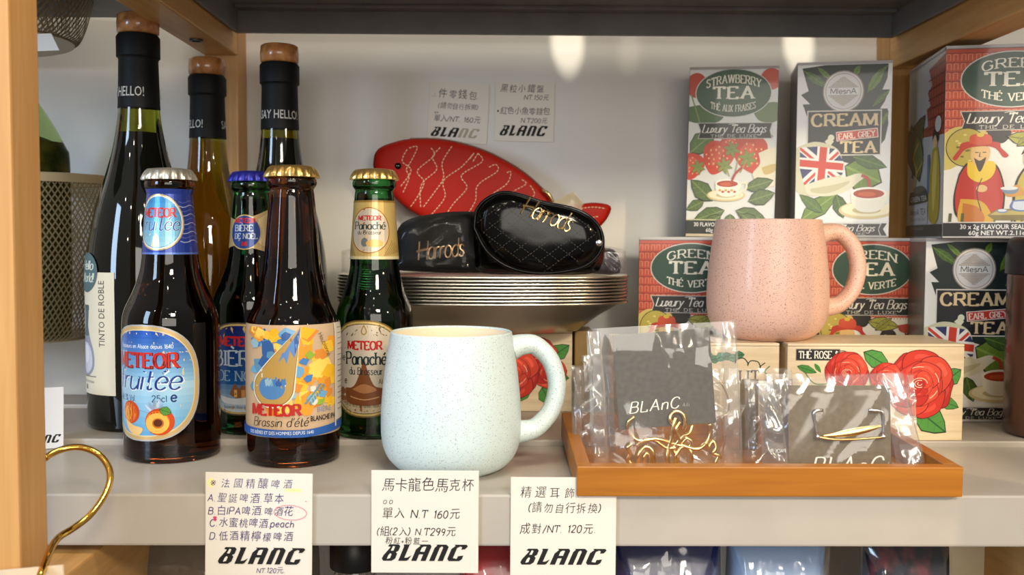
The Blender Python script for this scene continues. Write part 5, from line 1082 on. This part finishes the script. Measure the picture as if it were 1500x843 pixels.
# ------------------------------------------------------------------ price cards
def price_card(name, px, py, y, w_, h, art, label, group, z=None, rz=0, roll=0, rx=0):
    p = P(px, py, y)
    b = empty(name, (p.x+w_/2, y, p.z-h), rz, label, 'price card', group, rx=rx, ry=roll)
    box('card', -w_/2, w_/2, -.0004, .0004, 0, h, mat('card_stock', (226, 218, 204), .7), b, .0002)
    art.build('writing', PAPER, b, flat_map(art, w_-.0004, h-.0004, -.0004, 0, .0002)); return b
YC = .5485; q = YC/1400
G1 = 'handwritten price cards on the shelf edge'
price_card('price_card', 299, 693, YC, 158*q, 158*q, art_card_beer(), 'handwritten price card in purple ink with a pink circle, below the beer', G1, roll=.014)
price_card('price_card', 543.5, 689.5, YC, 159*q, 154*q, art_card_mug(), 'handwritten price card in black ink below the pale blue mug', G1, roll=.004)
price_card('price_card', 748, 699.5, YC, 157*q, 150*q, art_card_ear(), 'handwritten price card at the left corner of the wooden tray', G1, roll=.002)
yw = .8992; q = yw/1400; G2 = 'handwritten price cards on the wall'
price_card('price_card', 625, 121, yw, 87*q, 87*q, art_wall1(), 'left price card taped to the white wall above the fish', G2, roll=.05)
price_card('price_card', 724.5, 120, yw, 86*q, 86*q, art_wall2(), 'right price card taped to the white wall, two prices', G2, roll=.016)
ca = Art(60, 90); ca.rect(0, 0, 60, 90, (224, 222, 220)); logo(ca, 14, 82, 12, 44, bgc=(224, 222, 220))
o = empty('price_card', (X(83, .66, .02)-.016, .664, .0003), .35, 'white price card leaning behind the left upright', 'price card', rx=-.25)
box('card', -.02, .017, -.0004, .0004, 0, .043, mat('card_stock'), o, .0002); ca.build('writing', PAPER, o, flat_map(ca, .0366, .0426, -.0004, -.0015, .0002))

# ------------------------------------------------------------------ wooden tray
tx0 = X(845, .545, .01); tx1 = X(1410.5, .545, .01); tw = tx1-tx0; td = .146; th = .0178
tilt = math.atan2(.0046, .1365)
tray = empty('wooden_tray', ((tx0+tx1)/2, .545, .0003), 0, 'low orange stained wooden tray holding earring packets at the shelf edge', 'tray', rx=tilt)
box('front_side', -tw/2, tw/2, 0, .008, 0, th, TRAYW, tray, .0008); box('rear_side', -tw/2, tw/2, td-.008, td, 0, th, TRAYW, tray, .0008)
for s_ in (-1, 1): box('end_side', min(s_*tw/2, s_*(tw/2-.008)), max(s_*tw/2, s_*(tw/2-.008)), .0082, td-.0082, 0, th, TRAYW2, tray, .0008)
box('bottom', -tw/2+.0078, tw/2-.0078, .0078, td-.0078, .0006, .0026, TRAYW, tray)

# ------------------------------------------------------------------ earring packets
GREY = noise_col(mat('grey_card', (84, 80, 76), .6), (78, 75, 70), (88, 85, 79), 300); TAUPE = noise_col(mat('taupe_card', (96, 86, 70), .6), (98, 86, 66), (108, 96, 76), 300)
GRP = 'bagged earrings in the wooden tray'
def brand_art(w_, h_, y, x, s, col=(236, 230, 220), rot=-.14):
    a = Art(w_, h_); a.sk('BLAnC', x, y, s, col, .11, .07, shear=.3, space=2.6, rot=rot, width=s*3.9); a.sk('. 4ili', x+s*2.4, y-s*.36, s*.36, (150, 146, 138), .12, rot=rot); return a
def pack(cx_px, y, z, w_, h_, label, card, cm, lean=.1, rz=0, roll=0, seed=1, quad=None, art=None, name='earring_packet', wide=(.008, .006), am=.0032):
    b = empty(name, (X(cx_px, y, z+.03), y, z), rz, label, 'earrings', GRP, rx=-lean, ry=roll)
    if card:
        x0, x1, z0, z1 = card; box('backing_card', x0, x1, 0, .0005, z0, z1, cm, b, .0002)
        if art: art.build('brand_lettering', PAPER, b, flat_map(art, x1-x0, z1-z0, -.0001, (x0+x1)/2, z0))
    crumple('plastic_sleeve', quad or [(-w_/2, h_), (w_/2, h_), (w_/2, .0004), (-w_/2, .0004)], .0022, PLASTIC, b, seed, 44, am, freq=42)
    q_ = quad
    if q_ and wide:
        for (i, j, s_) in ((0, 3, 1), (1, 2, -1)):
            t0, b0_ = q_[i], q_[j]; wd_ = wide[0 if s_ == 1 else 1]
            crumple('folded_flap', [(t0[0], t0[1]-.001), (t0[0]+s_*wd_*.8, t0[1]-.001), (b0_[0]+s_*wd_, b0_[1]+.0005), (b0_[0], b0_[1]+.0005)], .0030, FLAP, b, seed+5+i, 26, .0028, both=False, freq=80)
    return b
ZT = .0034
# big packet, left
yA = .597; SA = yA/1400
def LA(px, py, cx=975, y=yA): return ((px-cx)*y/1400, 0)
def loc(px, py, cxp, y, z):   # image point on the plane of the packet, in local metres
    return (X(px, y, CAMZ-(py-350)/1400*y)-X(cxp, y, z+.03), P(px, py, y).z-z)
ca_ = brand_art(134, 150, 118, 56, 17)
za = ZT+.0022
c0 = loc(897, 492, 975, yA, za); c1 = loc(1040, 632, 975, yA, za)
qa = [loc(860, 483, 975, yA, za), loc(1080, 470, 975, yA, za), (loc(1090, 600, 975, yA, za)[0], .0006), (loc(868, 600, 975, yA, za)[0], .0006)]
pa = pack(975, yA, za, .09, .09, 'large earring packet with a dark grey card and gold wire earrings', None, GREY, 0.02, seed=11, quad=qa, wide=(.011, .012), am=.0028)
bm = bmesh.new(); add_box(bm, c0[0], c1[0]-.001, 0, .0005, c1[1], c0[1], .0002)
for v in bm.verts:
    t = (v.co.z-c1[1])/(c0[1]-c1[1]); v.co.x += (1-t)*.005; v.co.z += (v.co.x-c0[0])/(c1[0]-c0[0])*.005+0
from_bm('backing_card', bm, GREY, pa)
ca_.build('brand_lettering', PAPER, pa, flat_map(ca_, c1[0]-c0[0], c0[1]-c1[1], -.0002, (c0[0]+c1[0])/2+.001, c1[1]))
def wire(name, pts, r, m, par, cx, y, z, yo=-.0012, sub=5):
    ps = []
    for i, p in enumerate(pts):
        a_ = loc(p[0], p[1], cx, y, z); ps.append((a_[0], yo-.0004*math.sin(i*1.7), a_[1]))
    return tube(name, ps, r, m, par, 8, sub=sub)
k = dict(par=pa, cx=975, y=yA, z=za)
# left ring pair: a cat shaped wire, tassel chains and loops
wire('gold_wire', [(929, 611), (921, 617), (920, 628), (927, 640), (938, 646), (962, 643), (985, 650), (1000, 654)], 0.00125, GOLD, **k)
wire('gold_wire', [(932, 653), (945, 644), (960, 646), (975, 656), (990, 656)], 0.00112, GOLD, **k)
wire('gold_wire', [(925, 650), (919, 656), (923, 664), (920, 674), (927, 683)], 0.00125, GOLD, **k)
wire('gold_wire', [(936, 684), (935, 668), (941, 657), (949, 655), (956, 662), (958, 684)], 0.00125, GOLD, **k)
wire('gold_wire', [(943, 684), (943, 670), (947, 664), (951, 670), (951, 684)], 0.00100, GOLD, **k)
wire('gold_wire', [(987, 622), (981, 615), (984, 606), (992, 603), (1000, 607), (1003, 618), (1001, 630)], 0.00138, GOLD, **k)
wire('gold_wire', [(990, 612), (986, 624), (984, 640), (979, 656), (977, 672), (980, 684)], 0.00150, GOLD, **k)
wire('gold_wire', [(996, 618), (990, 630), (994, 644), (986, 658), (992, 670), (990, 684)], 0.00125, GOLD, **k)
wire('gold_wire', [(1014, 623), (1010, 634), (1000, 640), (996, 650), (1010, 656), (1024, 657), (1036, 646), (1041, 632), (1039, 621)], 0.00125, GOLD, **k)
wire('gold_wire', [(991, 684), (990, 668), (997, 656), (1006, 655), (1012, 664), (1012, 684)], 0.00125, GOLD, **k)
wire('gold_wire', [(1027, 653), (1034, 648), (1037, 656), (1044, 646), (1048, 656), (1044, 664), (1052, 668), (1048, 678), (1052, 685)], 0.00112, GOLD, **k)
wire('gold_wire', [(1002, 640), (1012, 646), (1008, 656), (1000, 650), (1006, 642)], 0.00100, GOLD, **k)
# right packet
yB = .575; zb_ = ZT+.0012
cB = brand_art(146, 122, 124, 82, 25, rot=-.02)
b0 = loc(1158, 566, 1235, yB, zb_); b1_ = loc(1306, 684, 1235, yB, zb_)
qb = [loc(1113, 560, 1235, yB, zb_), loc(1328, 545, 1235, yB, zb_), (loc(1362, 690, 1235, yB, zb_)[0], .0006), (loc(1120, 690, 1235, yB, zb_)[0], .0006)]
pb = pack(1235, yB, zb_, .09, .09, 'earring packet at the front right, brown card with a bowed gold bar', (b0[0], b1_[0], .002, b0[1]), TAUPE, .09, seed=21, quad=qb, art=cB, wide=(.016, .018), am=.0016)
k = dict(par=pb, cx=1235, y=yB, z=zb_)
for pts in ([(1206, 602), (1193, 604), (1194, 620), (1197, 638)], [(1273, 602), (1292, 604), (1294, 620), (1293, 638)]): wire('silver_post', pts, .0010, SILVER, yo=-.0030, sub=3, **k)
wire('gold_bar', [(1196, 640), (1220, 644), (1250, 644), (1292, 641)], .0008, GOLD, yo=-.0034, **k)
bm = bmesh.new(); gx = []
for i in range(17):
    t = i/16; x_ = 1206+t*84; yy = 638-10*math.sin(t*1.5)-5*t; a_ = loc(x_, yy, 1235, yB, zb_); b_ = loc(x_, yy+2+9*math.sin(PI*t*.9), 1235, yB, zb_); gx.append((bm.verts.new((a_[0], -.0022, a_[1])), bm.verts.new(((a_[0]+b_[0])/2, -.0040, (a_[1]+b_[1])/2)), bm.verts.new((b_[0], -.0026, b_[1]))))
for p_, q_ in zip(gx, gx[1:]):
    for j in (0, 1): bm.faces.new((p_[j], p_[j+1], q_[j+1], q_[j]))
from_bm('gold_leaf_bar', bm, GOLD, pb, True)
for x_ in (1197, 1293):
    bm = bmesh.new(); bmesh.ops.create_uvsphere(bm, u_segments=14, v_segments=10, radius=.0014); a_ = loc(x_, 640, 1235, yB, zb_)
    for v in bm.verts: v.co += Vector((a_[0], -.0034, a_[1]))
    from_bm('bead', bm, SILVER, pb, True)
mir = Art(80, 12); mir.sk('PACK FI', 40, 10, 8, (206, 206, 206), .14); mo = mir.build('bag_print', PAPER, pb, (lambda f: (lambda u, v, l: f(80-u, v, l)))(flat_map(mir, .019, .003, -.0038, loc(1138, 660, 1235, yB, zb_)[0], loc(1138, 664, 1235, yB, zb_)[1])))
mo.data.flip_normals()
# packets behind
def rear(cx, y, px0, py0, px1, label, card, cm, seed, lean=.08, rz=0, roll=0):
    z = ZT+.0005+(y-.56)*.034
    p0 = loc(px0, py0, cx, y, z); p1 = loc(px1, py0, cx, y, z)
    cc = None
    if card: u0 = loc(card[0], card[1], cx, y, z); u1 = loc(card[2], card[1], cx, y, z); cc = (u0[0], u1[0], .004, u0[1])
    return pack(cx, y, z, 1, 1, label, cc, cm, lean, rz, roll, seed, quad=[(p0[0], p0[1]), (p1[0], p1[1]), (p1[0]+.002, .0008), (p0[0], .0008)])
rear(880, .628, 838, 536, 900, 'clear earring packet with a zip seal edge, leftmost in the tray', None, TAUPE, 31, rz=.25)
rear(900, .645, 852, 520, 960, 'clear earring packet just behind the large packet, left part showing', None, TAUPE, 33, .02)
rear(1085, .625, 1040, 540, 1160, 'clear earring packet with an olive card in the tray middle', (1085, 556, 1112), TAUPE, 35, .02)
rear(1130, .606, 1092, 556, 1165, 'crinkled clear earring packet between the two front packets', None, BLACKP, 37, .05, rz=.12)
rear(1215, .645, 1120, 548, 1340, 'clear earring packet behind the brown card packet', (1180, 580, 1300), TAUPE, 39, .03)
w = empty('gold_hook_earring', (X(1050, .6, .02), .6105, ZT+.002), 0, 'thin gold hook earring standing between packets in the tray', 'earrings', GRP)
ps = [loc(p, q_, 1050, .6105, ZT+.002) for p, q_ in [(1060, 560), (1068, 575), (1072, 592), (1070, 606), (1062, 612), (1066, 640), (1060, 672)]]
tube('wire', [(p[0], -.001, p[1]) for p in ps], .0006, GOLD, w, sub=4)

# ------------------------------------------------------------------ brass hanger hook and its cloth
hk = empty('garment_hanger', (X(52, .46, -.1), .462, -.20), 0, 'brass hanger hook looped round the left upright, pale cloth below', 'hanger')
hp = []
for i, (px, py, yy) in enumerate([(66, 672, .512), (78, 664, .516), (98, 657, .520), (120, 656, .522), (143, 665, .522), (158, 683, .521), (161, 704, .518), (152, 728, .514), (132, 755, .508), (108, 774, .500), (86, 788, .490), (75, 804, .478), (66, 826, .464), (58, 848, .456), (54, 880, .456), (54, 910, .456)]):
    v = P(px, py, yy); hp.append(v-hk.location)
tube('hook', hp, .00185, BRASS, hk, 12, sub=5)
crumple('cloth', [(X(8, .4645, -.08)-hk.location.x, P(8, 834, .4645).z+.2), (X(100, .4645, -.08)-hk.location.x, P(100, 826, .4645).z+.2), (X(130, .4645, -.1)-hk.location.x, .02), (X(-20, .4645, -.1)-hk.location.x, .02)], .0008, add_bump(mat('beige_cloth', (214, 192, 160), .9), 300, .4, .0006), hk, 13, 20, .002, freq=30)
# ------------------------------------------------------------------ tumbler at the right edge
tb = empty('steel_tumbler', (X(1477, .70, .08)+.0375, .705, .0044), 0, 'brown steel tumbler cut by the right edge of the photo', 'tumbler')
TM = mat('bronze_steel', (120, 92, 82), .25, .85)
lathe('body', [(.001, 0), (.030, 0), (.0325, .002), (.033, .01), (.033, .118), (.0325, .120)], TM, tb, 56)
lathe('lid', [(.0315, .1202), (.0345, .1205), (.0345, .134), (.033, .145), (.029, .148), (.001, .1482)], mat('dark_lid', (46, 44, 48), .35, .3), tb, 56)
pg = empty('plastic_bag', (tb.location.x+.002, .700, .0044+.1486), 0, 'clear plastic bag standing on the brown tumbler', 'bag')
crumple('film', [(-.030, .066), (.02, .066), (.026, .0006), (-.022, .0006)], .010, PLASTIC, pg, 15, 20, .004, freq=60)

# ------------------------------------------------------------------ things under the shelf
ZL = -.24
def lowpack(name, px0, px1, y, top, label, cat, m, seed, sleeve=True, th=.018, group=None):
    x0 = X(px0, y, -.05); x1 = X(px1, y, -.05); w_ = (x1-x0)/2; b = empty(name, ((x0+x1)/2, y, ZL+.0004), 0, label, cat, group); h = top-ZL
    pillow('body', [(-w_, .01), (-w_*.99, h*.5), (-w_*.97, h*.93), (-w_*.8, h), (w_*.8, h), (w_*.97, h*.93), (w_*.99, h*.5), (w_, .01), (w_*.9, .0005), (-w_*.9, .0005)], th, m, b, 0, 6)
    if sleeve: crumple('plastic_sleeve', [(-w_*1.04, h+.004), (w_*1.04, h+.004), (w_*1.02, .0006), (-w_*1.02, .0006)], th+.001, PLASTIC, b, seed, 40, .004, freq=60)
    return b
NAVY = add_bump(mat('navy_vinyl', (24, 34, 84), .25, coat=.4), 40, .5, .003)
lowpack('vinyl_pouch', 745, 700, .60, -.055, 'x', 'pouch', LEA, 41) if False else None
rp = lowpack('red_pouch', 672, 790, .600, -.038, 'red glossy pouch between two price cards under the shelf', 'pouch', add_bump(mat('red_vinyl', (170, 20, 30), .22, coat=.4), 30, .4, .003), 43, group='pouches under the shelf')
lowpack('navy_pouch', 893, 1058, .605, -.037, 'navy blue pouch in plastic below the tray front', 'pouch', NAVY, 45, group='pouches under the shelf')
lowpack('blue_pouch', 1062, 1212, .610, -.037, 'pale blue pouch in plastic below the tray, white edge', 'pouch', add_bump(mat('pale_blue_vinyl', (132, 156, 190), .35), 30, .4, .002), 47, group='pouches under the shelf')
lowpack('plaid_pouch', 1262, 1392, .60, -.046, 'dark plaid pouch in plastic at the lower right', 'pouch', noise_col(mat('plaid_cloth', (30, 32, 44), .8), (22, 26, 42), (130, 60, 60), 90, (1, 1, .2), .5, .75), 49, group='pouches under the shelf')
cc = empty('cream_carton', (X(1400, .70, -.08), .705, ZL+.0004), 0, 'plain cream carton under the shelf at the right', 'box')
box('carton', -.058, .030, -.03, .03, 0, -ZL-.0315-.006, mat('cream_board', (214, 200, 168), .6), cc, .001)
cd = empty('cream_carton', (X(1480, .69, -.08)+.034, .705, ZL+.0004), 0, 'tan carton beside the cream one, lower right corner', 'box')
box('carton', -.034, .034, -.03, .03, 0, -ZL-.0315-.006, mat('tan_board2', (190, 168, 128), .6), cd, .001)
jar = empty('lidded_jar', (X(519, .62, -.06), .622, ZL+.0004), 0, 'clear bottle with a black lid under the shelf beside the beer card', 'jar')
hj = .172
lathe('glass', smooth_prof([(.022, 0), (.024, .01), (.024, hj*.8), (.016, hj*.93), (.0125, hj)], 3), mat('clear_glass', (220, 220, 216), .05, trans=.9), jar, 40)
lathe('lid', [(.016, hj+.0003), (.0163, hj+.001), (.0163, hj+.019), (.0155, hj+.0198), (.001, hj+.02)], BLACKP, jar, 40)
lowpack('brown_bag', 150, 470, .66, -.040, 'brown leather bag in clear plastic behind the beer price card', 'bag', add_bump(noise_col(mat('brown_leather', (92, 78, 62), .5), (84, 70, 56), (104, 90, 72), 30), 60, .5, .002), 53, th=.03)
